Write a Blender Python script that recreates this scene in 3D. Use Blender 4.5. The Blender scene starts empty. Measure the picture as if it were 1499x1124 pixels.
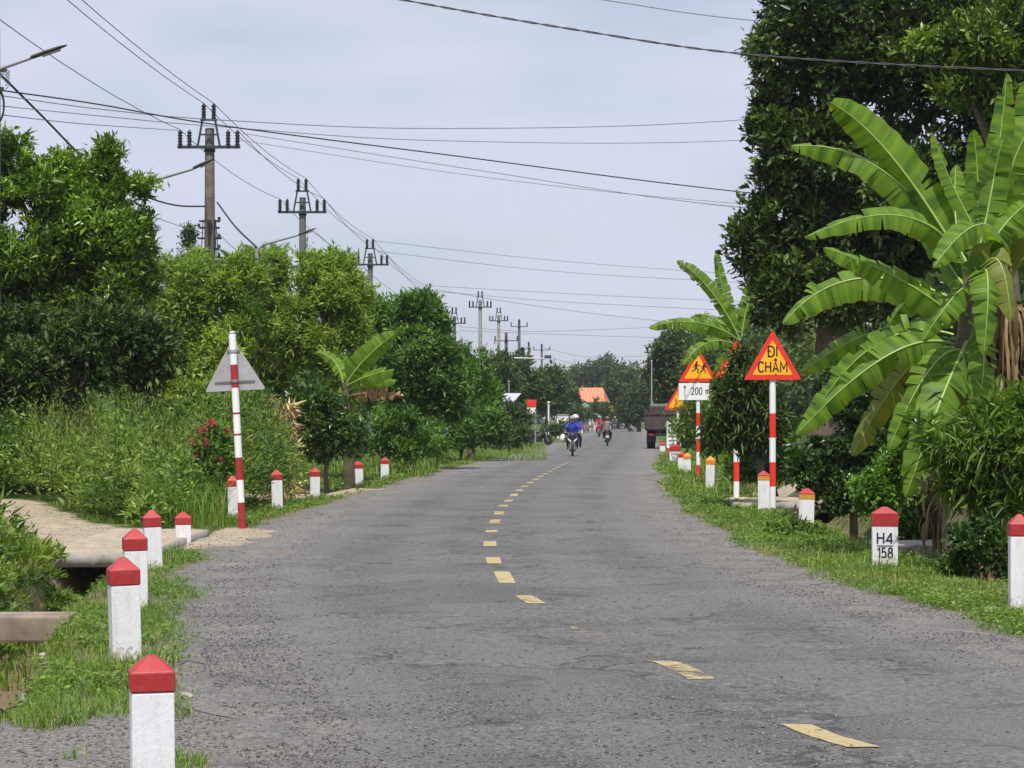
import bpy, bmesh, math, random
import numpy as np
from mathutils import Vector, Matrix

# ------------------------------------------------------------------ camera, sky, sun, exposure
S = bpy.context.scene
COL = S.collection
R = math.radians
F_PX, HX, HY, EYE = 3500.0, 749.5, 612.0, 1.5      # focal length in photo pixels, horizon row, eye height

cam_d = bpy.data.cameras.new('camera')
cam_d.sensor_width = 36.0
cam_d.lens = F_PX / 1499.0 * 36.0
cam_d.shift_y = (HY - 562.0) / 1499.0
cam_d.clip_start, cam_d.clip_end = 0.1, 9000
cam = bpy.data.objects.new('camera', cam_d)
COL.objects.link(cam)
cam.location = (0, 0, EYE)
cam.rotation_euler = (R(90), 0, 0)
S.camera = cam

SUN_EL = R(62)
SUN_AZ = math.atan2(-0.06, -1.0)                    # measured from +Y towards +X
W = bpy.data.worlds.new('World')
S.world = W
W.use_nodes = True
nt = W.node_tree
nt.nodes.clear()
def nnew(t, kind, **kw):
    n = t.nodes.new(kind)
    for k, v in kw.items():
        setattr(n, k, v)
    return n
wo = nnew(nt, 'ShaderNodeOutputWorld')
bg = nnew(nt, 'ShaderNodeBackground')
bg.inputs['Strength'].default_value = 0.1
sky = nnew(nt, 'ShaderNodeTexSky', sky_type='NISHITA', sun_disc=False, sun_elevation=SUN_EL, sun_rotation=SUN_AZ,
           altitude=400, air_density=1.0, dust_density=1.6, ozone_density=1.0)
tc = nnew(nt, 'ShaderNodeTexCoord')
mp = nnew(nt, 'ShaderNodeMapping')
mp.inputs['Scale'].default_value = (4.0, 4.0, 13.0)
mp.inputs['Location'].default_value = (0.35, 0, 0.2)
nz = nnew(nt, 'ShaderNodeTexNoise')
nz.inputs['Scale'].default_value = 1.5
nz.inputs['Detail'].default_value = 5
nz.inputs['Roughness'].default_value = 0.45
rp = nnew(nt, 'ShaderNodeValToRGB')
rp.color_ramp.elements[0].position, rp.color_ramp.elements[0].color = 0.30, (0.50, 0.50, 0.50, 1)
rp.color_ramp.elements[1].position, rp.color_ramp.elements[1].color = 0.56, (0.97, 0.97, 0.97, 1)
mx = nnew(nt, 'ShaderNodeMixRGB')
mx.inputs[2].default_value = (6.5, 6.85, 8.3, 1)
L = nt.links.new
L(tc.outputs['Generated'], mp.inputs['Vector']); L(mp.outputs[0], nz.inputs['Vector']); L(nz.outputs[0], rp.inputs[0])
L(rp.outputs[0], mx.inputs[0]); L(sky.outputs[0], mx.inputs[1]); L(mx.outputs[0], bg.inputs['Color']); L(bg.outputs[0], wo.inputs['Surface'])

sun_d = bpy.data.lights.new('sun', 'SUN')
sun_d.energy = 4.7
sun_d.angle = R(0.5)
sun_d.color = (1.0, 0.95, 0.86)
sun = bpy.data.objects.new('sun', sun_d)
COL.objects.link(sun)
to_sun = Vector((math.cos(SUN_EL) * math.sin(SUN_AZ), math.cos(SUN_EL) * math.cos(SUN_AZ), math.sin(SUN_EL)))
sun.rotation_euler = to_sun.to_track_quat('Z', 'Y').to_euler()
sun.location = (20, -30, 60)

S.view_settings.view_transform = 'Standard'
S.view_settings.look = 'None'
S.view_settings.exposure = 0.08
S.view_settings.gamma = 1.0
try:
    S.cycles.max_bounces = 8
    S.cycles.diffuse_bounces = 3
    S.cycles.transmission_bounces = 3
    S.cycles.volume_bounces = 0
except Exception:
    pass

# ------------------------------------------------------------------ helpers
def tag(o, label=None, cat=None, group=None, kind=None):
    if label: o['label'] = label
    if cat: o['category'] = cat
    if group: o['group'] = group
    if kind: o['kind'] = kind
    return o

def empty(name, loc, rot=(0, 0, 0)):
    o = bpy.data.objects.new(name, None)
    o.empty_display_size = 0.2
    COL.objects.link(o)
    o.location = loc
    o.rotation_euler = rot
    return o

def link(name, me, parent=None):
    o = bpy.data.objects.new(name, me)
    COL.objects.link(o)
    if parent: o.parent = parent
    return o

def copy_tree(o, parent=None):
    c = o.copy()
    COL.objects.link(c)
    if parent is not None: c.parent = parent
    for ch in list(o.children):
        copy_tree(ch, c)
    return c

def np_mesh(name, V, Fc, mats, attrs=None, midx=None, smooth=False):
    """V (n,3), Fc (m,k) with k = 3 or 4; attrs {name: (domain, values)}"""
    V = np.asarray(V, dtype=np.float32); Fc = np.asarray(Fc, dtype=np.int32)
    m, k = Fc.shape
    me = bpy.data.meshes.new(name)
    me.vertices.add(len(V)); me.loops.add(m * k); me.polygons.add(m)
    me.vertices.foreach_set('co', V.ravel())
    me.loops.foreach_set('vertex_index', Fc.ravel())
    me.polygons.foreach_set('loop_start', np.arange(0, m * k, k, dtype=np.int32))
    me.polygons.foreach_set('loop_total', np.full(m, k, dtype=np.int32))
    for mt in mats: me.materials.append(mt)
    if midx is not None: me.polygons.foreach_set('material_index', np.asarray(midx, dtype=np.int32))
    if smooth: me.polygons.foreach_set('use_smooth', np.ones(m, dtype=bool))
    me.update(calc_edges=True)
    for nme, (dom, val) in (attrs or {}).items():
        a = me.attributes.new(nme, 'FLOAT', dom)
        a.data.foreach_set('value', np.asarray(val, dtype=np.float32))
    return me

class MB:
    def __init__(s): s.v, s.f, s.m, s.sm = [], [], [], []
    def add(s, vs, fs, mi=0, smooth=False):
        b = len(s.v)
        s.v += [tuple(v) for v in vs]
        for f in fs:
            s.f.append(tuple(i + b for i in f)); s.m.append(mi); s.sm.append(smooth)
        return s
    def box(s, c, size, rot=None, mi=0, taper=1.0, bev=0.0):
        hx, hy, hz = size[0] / 2, size[1] / 2, size[2] / 2
        if bev <= 0:
            vs = [Vector((sx * hx * (taper if sz > 0 else 1), sy * hy * (taper if sz > 0 else 1), sz * hz)) for sz in (-1, 1) for sy in (-1, 1) for sx in (-1, 1)]
            fs = [(0, 2, 3, 1), (4, 5, 7, 6), (0, 1, 5, 4), (2, 6, 7, 3), (0, 4, 6, 2), (1, 3, 7, 5)]
        else:
            bm = bmesh.new()
            bmesh.ops.create_cube(bm, size=1)
            for v in bm.verts:
                k = taper if v.co.z > 0 else 1
                v.co = Vector((v.co.x * size[0] * k, v.co.y * size[1] * k, v.co.z * size[2]))
            bmesh.ops.bevel(bm, geom=list(bm.edges), offset=bev, segments=2, affect='EDGES', profile=0.6)
            bm.verts.index_update()
            vs = [v.co.copy() for v in bm.verts]
            fs = [tuple(v.index for v in f.verts) for f in bm.faces]
            bm.free()
        M = rot.to_matrix() if rot is not None and hasattr(rot, 'to_matrix') else rot
        c = Vector(c)
        vs = [(M @ v if M is not None else v) + c for v in vs]
        return s.add(vs, fs, mi)
    def tube(s, pts, rad, n=8, mi=0, caps=True, smooth=True):
        pts = [Vector(p) for p in pts]
        if not hasattr(rad, '__len__'): rad = [rad] * len(pts)
        vs, fs = [], []
        ref = None
        for i, p in enumerate(pts):
            t = (pts[min(i + 1, len(pts) - 1)] - pts[max(i - 1, 0)]).normalized()
            if ref is None:
                ref = Vector((1, 0, 0)) if abs(t.x) < 0.9 else Vector((0, 1, 0))
            a = (ref - t * ref.dot(t)).normalized()
            ref = a
            b = t.cross(a)
            for k in range(n):
                q = 2 * math.pi * k / n
                vs.append(p + (a * math.cos(q) + b * math.sin(q)) * rad[i])
        for i in range(len(pts) - 1):
            for k in range(n):
                k2 = (k + 1) % n
                fs.append((i * n + k, i * n + k2, (i + 1) * n + k2, (i + 1) * n + k))
        s.add(vs, fs, mi, smooth)
        if caps:
            s.add(vs[:n], [tuple(reversed(range(n)))], mi)
            s.add(vs[-n:], [tuple(range(n))], mi)
        return s
    def lathe(s, prof, c=(0, 0, 0), n=12, mi=0, M=None):
        c = Vector(c)
        vs, fs = [], []
        for r, z in prof:
            for k in range(n):
                q = 2 * math.pi * k / n
                v = Vector((r * math.cos(q), r * math.sin(q), z))
                vs.append((M @ v if M is not None else v) + c)
        for i in range(len(prof) - 1):
            for k in range(n):
                k2 = (k + 1) % n
                fs.append((i * n + k, i * n + k2, (i + 1) * n + k2, (i + 1) * n + k))
        fs.append(tuple(reversed(range(n))))
        fs.append(tuple((len(prof) - 1) * n + k for k in range(n)))
        return s.add(vs, fs, mi, True)
    def prism(s, poly, y0, y1, mi=0):
        """polygon in X-Z, extruded along Y from y0 (camera side) to y1"""
        n = len(poly)
        vs = [(p[0], y0, p[1]) for p in poly] + [(p[0], y1, p[1]) for p in poly]
        fs = [tuple(range(n)), tuple(reversed(range(n, 2 * n)))]
        for i in range(n):
            j = (i + 1) % n
            fs.append((i, i + n, j + n, j))
        return s.add(vs, fs, mi)
    def build(s, name, mats, parent=None):
        me = bpy.data.meshes.new(name)
        me.from_pydata(s.v, [], s.f)
        if not isinstance(mats, (list, tuple)): mats = [mats]
        for mt in mats: me.materials.append(mt)
        me.polygons.foreach_set('material_index', s.m)
        me.polygons.foreach_set('use_smooth', s.sm)
        me.update()
        return link(name, me, parent)

_o = [(.28, 0), (.10, .06), (.02, .22), (0, .5), (.02, .78), (.10, .94), (.28, 1), (.46, .94), (.54, .78), (.56, .5), (.54, .22), (.46, .06), (.28, 0)]
GLYPH = {
    'D': (.62, [[(0, 0), (0, 1), (.3, 1), (.48, .93), (.59, .76), (.62, .5), (.59, .24), (.48, .07), (.3, 0), (0, 0)]]),
    'I': (.0, [[(0, 0), (0, 1)]]),
    'C': (.6, [[(.58, .80), (.5, .94), (.32, 1), (.14, .94), (.03, .76), (0, .5), (.03, .24), (.14, .06), (.32, 0), (.5, .06), (.58, .20)]]),
    'H': (.58, [[(0, 0), (0, 1)], [(.58, 0), (.58, 1)], [(0, .52), (.58, .52)]]),
    'A': (.64, [[(0, 0), (.32, 1), (.64, 0)], [(.11, .32), (.53, .32)]]),
    'M': (.74, [[(0, 0), (0, 1), (.37, .32), (.74, 1), (.74, 0)]]),
    '4': (.6, [[(.44, 0), (.44, .98)], [(.44, .98), (0, .27), (.6, .27)]]),
    '1': (.24, [[(0, .78), (.24, 1), (.24, 0)]]),
    '5': (.55, [[(.50, 1), (.10, 1), (.05, .54), (.20, .63), (.38, .61), (.51, .50), (.55, .31), (.48, .10), (.28, 0), (.10, .04), (0, .16)]]),
    '8': (.56, [[(.28, .54), (.10, .62), (.05, .78), (.12, .94), (.28, 1), (.44, .94), (.51, .78), (.46, .62), (.28, .54)], [(.28, .54), (.06, .44), (0, .26), (.08, .07), (.28, 0), (.48, .07), (.56, .26), (.50, .44), (.28, .54)]]),
    '2': (.56, [[(.03, .80), (.10, .94), (.28, 1), (.46, .94), (.53, .76), (.47, .57), (0, 0), (.56, 0)]]),
    '0': (.56, [_o]),
    'm': (.72, [[(0, 0), (0, .70)], [(0, .48), (.10, .64), (.22, .69), (.33, .62), (.36, .48), (.36, 0)], [(.36, .48), (.46, .64), (.58, .69), (.69, .62), (.72, .48), (.72, 0)]]),
    ' ': (.30, [])}
GLYPH['\u0110'] = (.62, GLYPH['D'][1] + [[(-.14, .52), (.26, .52)]])
GLYPH['\u1eac'] = (.64, GLYPH['A'][1] + [[(.16, 1.12), (.32, 1.26), (.48, 1.12)], [(.32, -.26), (.32, -.16)]])
def text_mesh(txt, size, mat, weight=.14, depth=.0015, fit=None):
    """painted lettering drawn as strokes: cap height size, total width fit, standing in X-Z and facing -Y"""
    x = 0; strokes = []
    for ch in txt:
        w, st = GLYPH[ch]
        strokes += [[(p[0] + x, p[1]) for p in q] for q in st]
        x += w + .27
    x -= .27
    sx = (fit / x) if fit else size
    mb = MB(); hw = weight * size / 2
    for j, q in enumerate(strokes):
        P = [Vector((p[0] * sx - x * sx / 2, p[1] * size)) for p in q]
        closed = (P[0] - P[-1]).length < 1e-6
        n = len(P); off = []
        for i in range(n):
            if closed and i in (0, n - 1): d0 = (P[0] - P[-2]).normalized(); d1 = (P[1] - P[0]).normalized()
            else:
                d0 = (P[i] - P[i - 1]).normalized() if i else (P[1] - P[0]).normalized()
                d1 = (P[i + 1] - P[i]).normalized() if i < n - 1 else d0
            t_ = (d0 + d1).normalized() if (d0 + d1).length > 1e-4 else d0
            nn_ = Vector((-t_.y, t_.x)); k = 1 / max(.45, nn_.dot(Vector((-d0.y, d0.x))))
            off.append(nn_ * hw * k)
        y0 = -depth - j * .00012
        vs = []
        for i in range(n):
            a_, b_ = P[i] + off[i], P[i] - off[i]
            vs += [(a_.x, y0, a_.y), (b_.x, y0, b_.y), (a_.x, 0, a_.y), (b_.x, 0, b_.y)]
        fs = []
        for i in range(n - 1):
            o_ = 4 * i
            fs += [(o_, o_ + 1, o_ + 5, o_ + 4), (o_ + 2, o_ + 6, o_ + 7, o_ + 3), (o_, o_ + 4, o_ + 6, o_ + 2), (o_ + 1, o_ + 3, o_ + 7, o_ + 5)]
        fs += [(0, 2, 3, 1), (4 * n - 4, 4 * n - 3, 4 * n - 1, 4 * n - 2)]
        mb.add(vs, fs)
    ob = mb.build('lettering', mat); me = ob.data
    bpy.data.objects.remove(ob)
    return me

# ------------------------------------------------------------------ materials
def newmat(name):
    m = bpy.data.materials.new(name)
    m.use_nodes = True
    t = m.node_tree
    p = t.nodes['Principled BSDF']
    return m, t, p

def noise(t, scale, detail=4, rough=0.55, coord='Object', stretch=None):
    c = nnew(t, 'ShaderNodeTexCoord')
    n = nnew(t, 'ShaderNodeTexNoise')
    n.inputs['Scale'].default_value = scale; n.inputs['Detail'].default_value = detail; n.inputs['Roughness'].default_value = rough
    if stretch:
        q = nnew(t, 'ShaderNodeMapping')
        q.inputs['Scale'].default_value = stretch
        t.links.new(c.outputs[coord], q.inputs[0]); t.links.new(q.outputs[0], n.inputs['Vector'])
    else:
        t.links.new(c.outputs[coord], n.inputs['Vector'])
    return n.outputs[0]

def ramp(t, src, stops):
    r = nnew(t, 'ShaderNodeValToRGB')
    e = r.color_ramp.elements
    while len(e) < len(stops): e.new(0.5)
    for k, (p, c) in enumerate(stops):
        e[k].position = p
        e[k].color = (c, c, c, 1) if not hasattr(c, '__len__') else tuple(c) + (1,)
    t.links.new(src, r.inputs[0])
    return r.outputs[0]

def mixc(t, fac, a, b, mode='MIX'):
    m = nnew(t, 'ShaderNodeMixRGB', blend_type=mode)
    for i, x in ((0, fac), (1, a), (2, b)):
        if hasattr(x, 'is_output') or isinstance(x, bpy.types.NodeSocket): t.links.new(x, m.inputs[i])
        elif i == 0: m.inputs[0].default_value = x
        else: m.inputs[i].default_value = tuple(x) + (1,)
    return m.outputs[0]

def bump(t, p, src, strength=0.3, dist=0.01):
    b = nnew(t, 'ShaderNodeBump')
    b.inputs['Strength'].default_value = strength; b.inputs['Distance'].default_value = dist
    t.links.new(src, b.inputs['Height']); t.links.new(b.outputs[0], p.inputs['Normal'])

def attr(t, name):
    a = nnew(t, 'ShaderNodeAttribute', attribute_name=name)
    return a.outputs['Fac']

def plain(name, c, rough=0.6, metal=0.0, var=0.15, scale=6.0, dirt=None, dirt_amt=0.5, bmp=0.0):
    m, t, p = newmat(name)
    n = noise(t, scale, 5, 0.6)
    lo = [x * (1 - var) for x in c]; hi = [min(1, x * (1 + var)) for x in c]
    col = mixc(t, ramp(t, n, [(0.3, 0.0), (0.7, 1.0)]), lo, hi)
    if dirt is not None:
        n2 = noise(t, scale * 2.3, 8, 0.7)
        col = mixc(t, ramp(t, n2, [(0.5, 0.0), (0.72, dirt_amt)]), col, dirt)
    t.links.new(col, p.inputs['Base Color'])
    p.inputs['Roughness'].default_value = rough; p.inputs['Metallic'].default_value = metal
    if bmp: bump(t, p, noise(t, scale * 8, 4, 0.6), bmp, 0.004)
    return m

def leafmat(name, c1, c2, trans=0.35, rough=0.42, spec=0.45, dry=None):
    m, t, p = newmat(name)
    tint = attr(t, 'tint')
    stops = [(0.0, c1), (0.9, c2)]
    if dry: stops.append((0.99, dry))
    col = ramp(t, tint, stops)
    t.links.new(col, p.inputs['Base Color'])
    p.inputs['Roughness'].default_value = rough
    p.inputs['Specular IOR Level'].default_value = spec
    tr = nnew(t, 'ShaderNodeBsdfTranslucent')
    warm = mixc(t, 1.0, col, (1.15, 1.35, 0.5), 'MULTIPLY')
    t.links.new(warm, tr.inputs['Color'])
    mxs = nnew(t, 'ShaderNodeMixShader')
    mxs.inputs[0].default_value = trans
    t.links.new(p.outputs[0], mxs.inputs[1]); t.links.new(tr.outputs[0], mxs.inputs[2])
    t.links.new(mxs.outputs[0], t.nodes['Material Output'].inputs['Surface'])
    return m

M = {}
M['white_paint'] = plain('white paint', (0.72, 0.72, 0.75), 0.55, var=0.05, scale=9, dirt=(0.36, 0.32, 0.27), dirt_amt=0.5, bmp=0.35)
m, t, p = newmat('chipped white post paint')
col = mixc(t, ramp(t, noise(t, 7, 5, .6), [(.3, 0), (.7, 1)]), (0.67, 0.67, 0.69), (0.76, 0.76, 0.79))
col = mixc(t, ramp(t, noise(t, 11, 7, .7, stretch=(1.6, 1.6, .35)), [(.52, 0), (.72, .45)]), col, (0.42, 0.39, 0.34))
col = mixc(t, ramp(t, noise(t, 24, 6, .7), [(.66, 0), (.69, .9)]), col, (0.27, 0.25, 0.23))
tz = nnew(t, 'ShaderNodeTexCoord'); sz = nnew(t, 'ShaderNodeSeparateXYZ'); t.links.new(tz.outputs['Object'], sz.inputs[0])
mz = nnew(t, 'ShaderNodeMath', operation='MULTIPLY_ADD'); mz.inputs[1].default_value = -1.6; mz.inputs[2].default_value = .22
t.links.new(sz.outputs['Z'], mz.inputs[0])
az = nnew(t, 'ShaderNodeMath', operation='ADD'); t.links.new(mz.outputs[0], az.inputs[0]); t.links.new(noise(t, 38, 5, .7), az.inputs[1])
col = mixc(t, ramp(t, az.outputs[0], [(.60, 0), (.68, .7)]), col, (0.30, 0.24, 0.18))
t.links.new(col, p.inputs['Base Color']); p.inputs['Roughness'].default_value = .6
bump(t, p, noise(t, 40, 6, .7), .45, .006)
M['post_paint'] = m
M['red_paint'] = plain('red paint', (0.36, 0.018, 0.022), 0.5, var=0.18, scale=12, dirt=(0.24, 0.075, 0.06), dirt_amt=0.7, bmp=0.45)
M['orange_paint'] = plain('orange paint', (0.72, 0.22, 0.02), 0.5, var=0.15, scale=12, dirt=(0.5, 0.1, 0.03), dirt_amt=0.6)
M['ochre_paint'] = plain('ochre paint', (0.55, 0.27, 0.04), 0.5, var=0.15, scale=12)
M['sign_red'] = plain('sign red', (0.72, 0.035, 0.02), 0.4, var=0.05)
M['sign_yellow'] = plain('sign yellow', (0.95, 0.43, 0.015), 0.4, var=0.04)
M['sign_white'] = plain('sign white', (0.80, 0.80, 0.80), 0.4, var=0.04)
M['ink'] = plain('black ink', (0.012, 0.012, 0.014), 0.5, var=0.1)
M['blue_ink'] = plain('dark blue ink', (0.02, 0.025, 0.06), 0.5, var=0.1)
M['galv'] = plain('galvanised metal', (0.42, 0.42, 0.43), 0.5, 0.35, var=0.12, scale=4, dirt=(0.28, 0.27, 0.26), dirt_amt=0.5)
M['galv_dull'] = plain('dull galvanised steel', (0.27, 0.28, 0.30), 0.55, 0.2, var=0.15, scale=3)
M['bracket'] = plain('sign bracket steel', (0.17, 0.17, 0.18), 0.6, 0.3)
M['old_pole'] = plain('weathered brown pole', (0.17, 0.135, 0.115), 0.85, var=0.35, scale=5, dirt=(0.05, 0.045, 0.04), dirt_amt=0.8)
M['grey_pole'] = plain('grey concrete pole', (0.33, 0.32, 0.31), 0.8, var=0.15, scale=4, dirt=(0.15, 0.14, 0.13), dirt_amt=0.5)
M['dark_pole'] = plain('dark concrete pole', (0.13, 0.13, 0.135), 0.8, var=0.2, scale=4)
M['arm'] = plain('dark crossarm steel', (0.035, 0.045, 0.05), 0.6, 0.2)
M['insul'] = plain('brown insulator porcelain', (0.028, 0.024, 0.03), 0.3)
M['wire'] = plain('black wire', (0.02, 0.02, 0.022), 0.6)
M['wire_grey'] = plain('grey aluminium wire', (0.16, 0.16, 0.18), 0.6)
M['wire_dark'] = plain('dark grey cable', (0.055, 0.055, 0.062), 0.6)
M['lamp_grey'] = plain('lamp grey', (0.055, 0.058, 0.07), 0.5)
M['lens'] = plain('lamp lens', (0.5, 0.5, 0.45), 0.2)
M['bark'] = plain('bark', (0.11, 0.085, 0.06), 0.9, var=0.35, scale=5, bmp=0.5)
M['bark_pale'] = plain('pale bark', (0.20, 0.17, 0.14), 0.9, var=0.3, scale=5, bmp=0.4)
M['concrete'] = plain('old concrete', (0.34, 0.31, 0.27), 0.9, var=0.2, scale=3, dirt=(0.16, 0.14, 0.11), dirt_amt=0.6, bmp=0.4)
M['beam'] = plain('brown stained concrete', (0.24, 0.19, 0.145), 0.9, var=0.3, scale=4, dirt=(0.09, 0.07, 0.05), dirt_amt=0.6, bmp=0.5)
M['wood'] = plain('grey brown timber', (0.24, 0.17, 0.12), 0.9, var=0.3, scale=6)
M['stem'] = plain('banana stem', (0.10, 0.085, 0.045), 0.7, var=0.45, scale=4, dirt=(0.05, 0.035, 0.025), dirt_amt=0.8)
M['dead'] = plain('dead brown leaf', (0.27, 0.17, 0.09), 0.9, var=0.4, scale=6, dirt=(0.08, 0.05, 0.03), dirt_amt=0.7)
M['straw'] = plain('dry straw', (0.55, 0.42, 0.19), 0.8, var=0.3, scale=9)
M['midrib'] = plain('banana midrib', (0.30, 0.42, 0.10), 0.4, var=0.15)

M['leaf_gloss'] = leafmat('glossy dark leaf', (0.024, 0.068, 0.010), (0.27, 0.42, 0.045), 0.28, 0.33, 0.5)
M['leaf_pale'] = leafmat('pale green leaf', (0.075, 0.145, 0.020), (0.41, 0.53, 0.09), 0.42, 0.45)
M['leaf_mid'] = leafmat('mid green leaf', (0.034, 0.095, 0.016), (0.19, 0.33, 0.045), 0.33, 0.45)
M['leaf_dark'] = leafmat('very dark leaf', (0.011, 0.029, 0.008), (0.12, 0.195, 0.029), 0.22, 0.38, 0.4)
M['leaf_shade'] = leafmat('leaf coloured as shaded', (0.012, 0.032, 0.009), (0.10, 0.17, 0.026), 0.2, 0.5, 0.3)  # dull dark leaf colour stands in for the shade under the left tree
M['leaf_bush'] = leafmat('bush leaf', (0.016, 0.045, 0.012), (0.095, 0.18, 0.03), 0.25, 0.32, 0.5)
M['leaf_sun'] = leafmat('canopy leaf coloured sunlit', (0.024, 0.060, 0.010), (0.22, 0.33, 0.035), 0.26, 0.36, 0.45)  # lighter leaf colour stands in for sunlight on the big tree's upper right
M['dead_leaf'] = leafmat('dead banana leaf strip', (0.055, 0.035, 0.020), (0.36, 0.25, 0.14), 0.25, 0.8, 0.15)
M['leaf_lance'] = leafmat('lance leaf', (0.05, 0.11, 0.016), (0.22, 0.34, 0.045), 0.38, 0.42)
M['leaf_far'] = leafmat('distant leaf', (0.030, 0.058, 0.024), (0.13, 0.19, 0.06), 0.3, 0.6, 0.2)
M['leaf_weed'] = leafmat('weed leaf', (0.042, 0.10, 0.020), (0.30, 0.41, 0.09), 0.38, 0.5, 0.3, dry=(0.30, 0.25, 0.10))
M['grass'] = leafmat('grass blade', (0.045, 0.105, 0.014), (0.20, 0.32, 0.042), 0.35, 0.5, 0.3, dry=(0.36, 0.30, 0.12))
M['flower'] = leafmat('red flower petal', (0.32, 0.04, 0.05), (0.55, 0.20, 0.17), 0.3, 0.5)
M['flower_v'] = leafmat('violet flower petal', (0.05, 0.05, 0.22), (0.14, 0.13, 0.40), 0.3, 0.5)

def banana_mat(name, c1, c2, edge, trans=0.42):
    m, t, p = newmat(name)
    ut = attr(t, 'along'); tint = attr(t, 'tint')
    w = nnew(t, 'ShaderNodeTexNoise', noise_dimensions='1D')
    w.inputs['Scale'].default_value = 16; w.inputs['Detail'].default_value = 4
    t.links.new(ut, w.inputs['W'])
    col = mixc(t, ramp(t, w.outputs[0], [(0.3, 0.0), (0.72, 1.0)]), c1, c2)
    n = noise(t, 3.0, 4)
    col = mixc(t, ramp(t, n, [(0.45, 0.0), (0.8, 0.45)]), col, [x * 1.25 for x in c2])
    across = attr(t, 'across')
    e = ramp(t, across, [(0.88, 0.0), (1.0, 0.8)])
    n2 = noise(t, 9.0, 3)
    ef = nnew(t, 'ShaderNodeMath', operation='MULTIPLY')
    t.links.new(e, ef.inputs[0]); t.links.new(ramp(t, n2, [(0.45, 0.0), (0.6, 1.0)]), ef.inputs[1])
    col = mixc(t, ef.outputs[0], col, edge)
    t.links.new(col, p.inputs['Base Color'])
    p.inputs['Roughness'].default_value = 0.48; p.inputs['Specular IOR Level'].default_value = .3
    bump(t, p, w.outputs[0], 0.25, 0.01)
    tr = nnew(t, 'ShaderNodeBsdfTranslucent')
    t.links.new(mixc(t, 1.0, col, (1.7, 1.45, 0.45), 'MULTIPLY'), tr.inputs['Color'])
    s = nnew(t, 'ShaderNodeMixShader'); s.inputs[0].default_value = trans
    t.links.new(p.outputs[0], s.inputs[1]); t.links.new(tr.outputs[0], s.inputs[2])
    t.links.new(s.outputs[0], t.nodes['Material Output'].inputs['Surface'])
    return m
M['banana'] = banana_mat('banana leaf', (0.048, 0.125, 0.012), (0.19, 0.32, 0.030), (0.20, 0.13, 0.05))
M['banana_y'] = banana_mat('yellowing banana leaf', (0.13, 0.19, 0.03), (0.24, 0.25, 0.05), (0.25, 0.11, 0.05))
M['banana_dry'] = banana_mat('dry banana leaf', (0.16, 0.085, 0.04), (0.38, 0.25, 0.12), (0.2, 0.07, 0.03), 0.2)

# ------------------------------------------------------------------ terrain functions
_cp = np.array([(-60, 13.5), (-30, 8.4), (-10, 5.0), (0, 3.3), (11, 1.47), (14, .98), (16.7, .52), (19.4, .14), (22.2, -.07), (24.8, -.19), (28.1, -.26), (31.8, -.26),
                (37.5, -.19), (41.7, -.10), (51, .24), (63, .86), (83, 2.05), (110, 3.75), (159, 6.5), (220, 9.6), (328, 15), (420, 19.5), (700, 30), (4000, 150)], dtype=float)
def _hermite():
    x, y = _cp[:, 0], _cp[:, 1]
    dl = np.diff(y) / np.diff(x)
    mt = np.concatenate([[dl[0]], (dl[:-1] + dl[1:]) / 2, [dl[-1]]])
    xs, ys = [], []
    for i in range(len(x) - 1):
        n = max(4, int(min(60, (x[i + 1] - x[i]) * 2)))
        s = np.linspace(0, 1, n, endpoint=False); h = x[i + 1] - x[i]
        ys.append((2 * s**3 - 3 * s**2 + 1) * y[i] + (s**3 - 2 * s**2 + s) * h * mt[i] + (-2 * s**3 + 3 * s**2) * y[i + 1] + (s**3 - s**2) * h * mt[i + 1])
        xs.append(x[i] + s * h)
    return np.concatenate(xs + [[x[-1]]]), np.concatenate(ys + [[y[-1]]])
_hx, _hy = _hermite()
def cx(Y): return np.interp(Y, _hx, _hy)
def sstep(a, b, x):
    t = np.clip((x - a) / (b - a), 0, 1)
    return t * t * (3 - 2 * t)
_rs = np.random.RandomState(11)
_tab = _rs.rand(64, 64)
def vnoise(x, y):
    x = np.asarray(x, float); y = np.asarray(y, float)
    xi = np.floor(x).astype(int); yi = np.floor(y).astype(int)
    fx = x - xi; fy = y - yi
    fx = fx * fx * (3 - 2 * fx); fy = fy * fy * (3 - 2 * fy)
    g = lambda a, b: _tab[a % 64, b % 64]
    return (g(xi, yi) * (1 - fx) + g(xi + 1, yi) * fx) * (1 - fy) + (g(xi, yi + 1) * (1 - fx) + g(xi + 1, yi + 1) * fx) * fy
def fbm(x, y):
    return (vnoise(x, y) + .5 * vnoise(x * 2.1 + 7, y * 2.1) + .25 * vnoise(x * 4.3, y * 4.3 + 3)) / 1.75
def roadz(u, Y):
    b = 0.02 * (1 - (u / 3.0) ** 2)
    fade = sstep(60, 25, Y)
    b = b + fade * 0.055 * (fbm(u * .55 + 9, Y * 0.75) - .5)
    b = b + fade * 0.035 * (fbm(u * 1.5 + 3, Y * 2.2 + 5) - .5)
    return b
def ground_h(X, Y):
    X = np.asarray(X, float); Y = np.asarray(Y, float)
    u = X - cx(Y); au = np.abs(u)
    rz = roadz(u, Y)
    out = 0.05 * (fbm(X * 1.3, Y * 1.3) - .45)
    dl = np.where(Y < 40, 0.75 * sstep(33.5, 31.0, Y), 0.0) * sstep(11.8, 13.2, Y) + 0.12 * sstep(40, 50, Y)
    out = out - dl * np.exp(-((u + 4.28) / .45) ** 4)
    out = out + np.where(u < 0, 0.22 * sstep(5.3, 7.5, au), 0.15 * sstep(6.2, 8.5, au))
    dr = 0.42 * sstep(14, 17, Y) * sstep(60, 45, Y)
    out = out - dr * np.exp(-((u - 5.15) / .5) ** 4)
    k = sstep(2.10, 2.45, au)
    return (rz - 0.035) * (1 - k) + out * k
def gh(X, Y): return float(ground_h(np.array([X]), np.array([Y]))[0])

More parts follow.
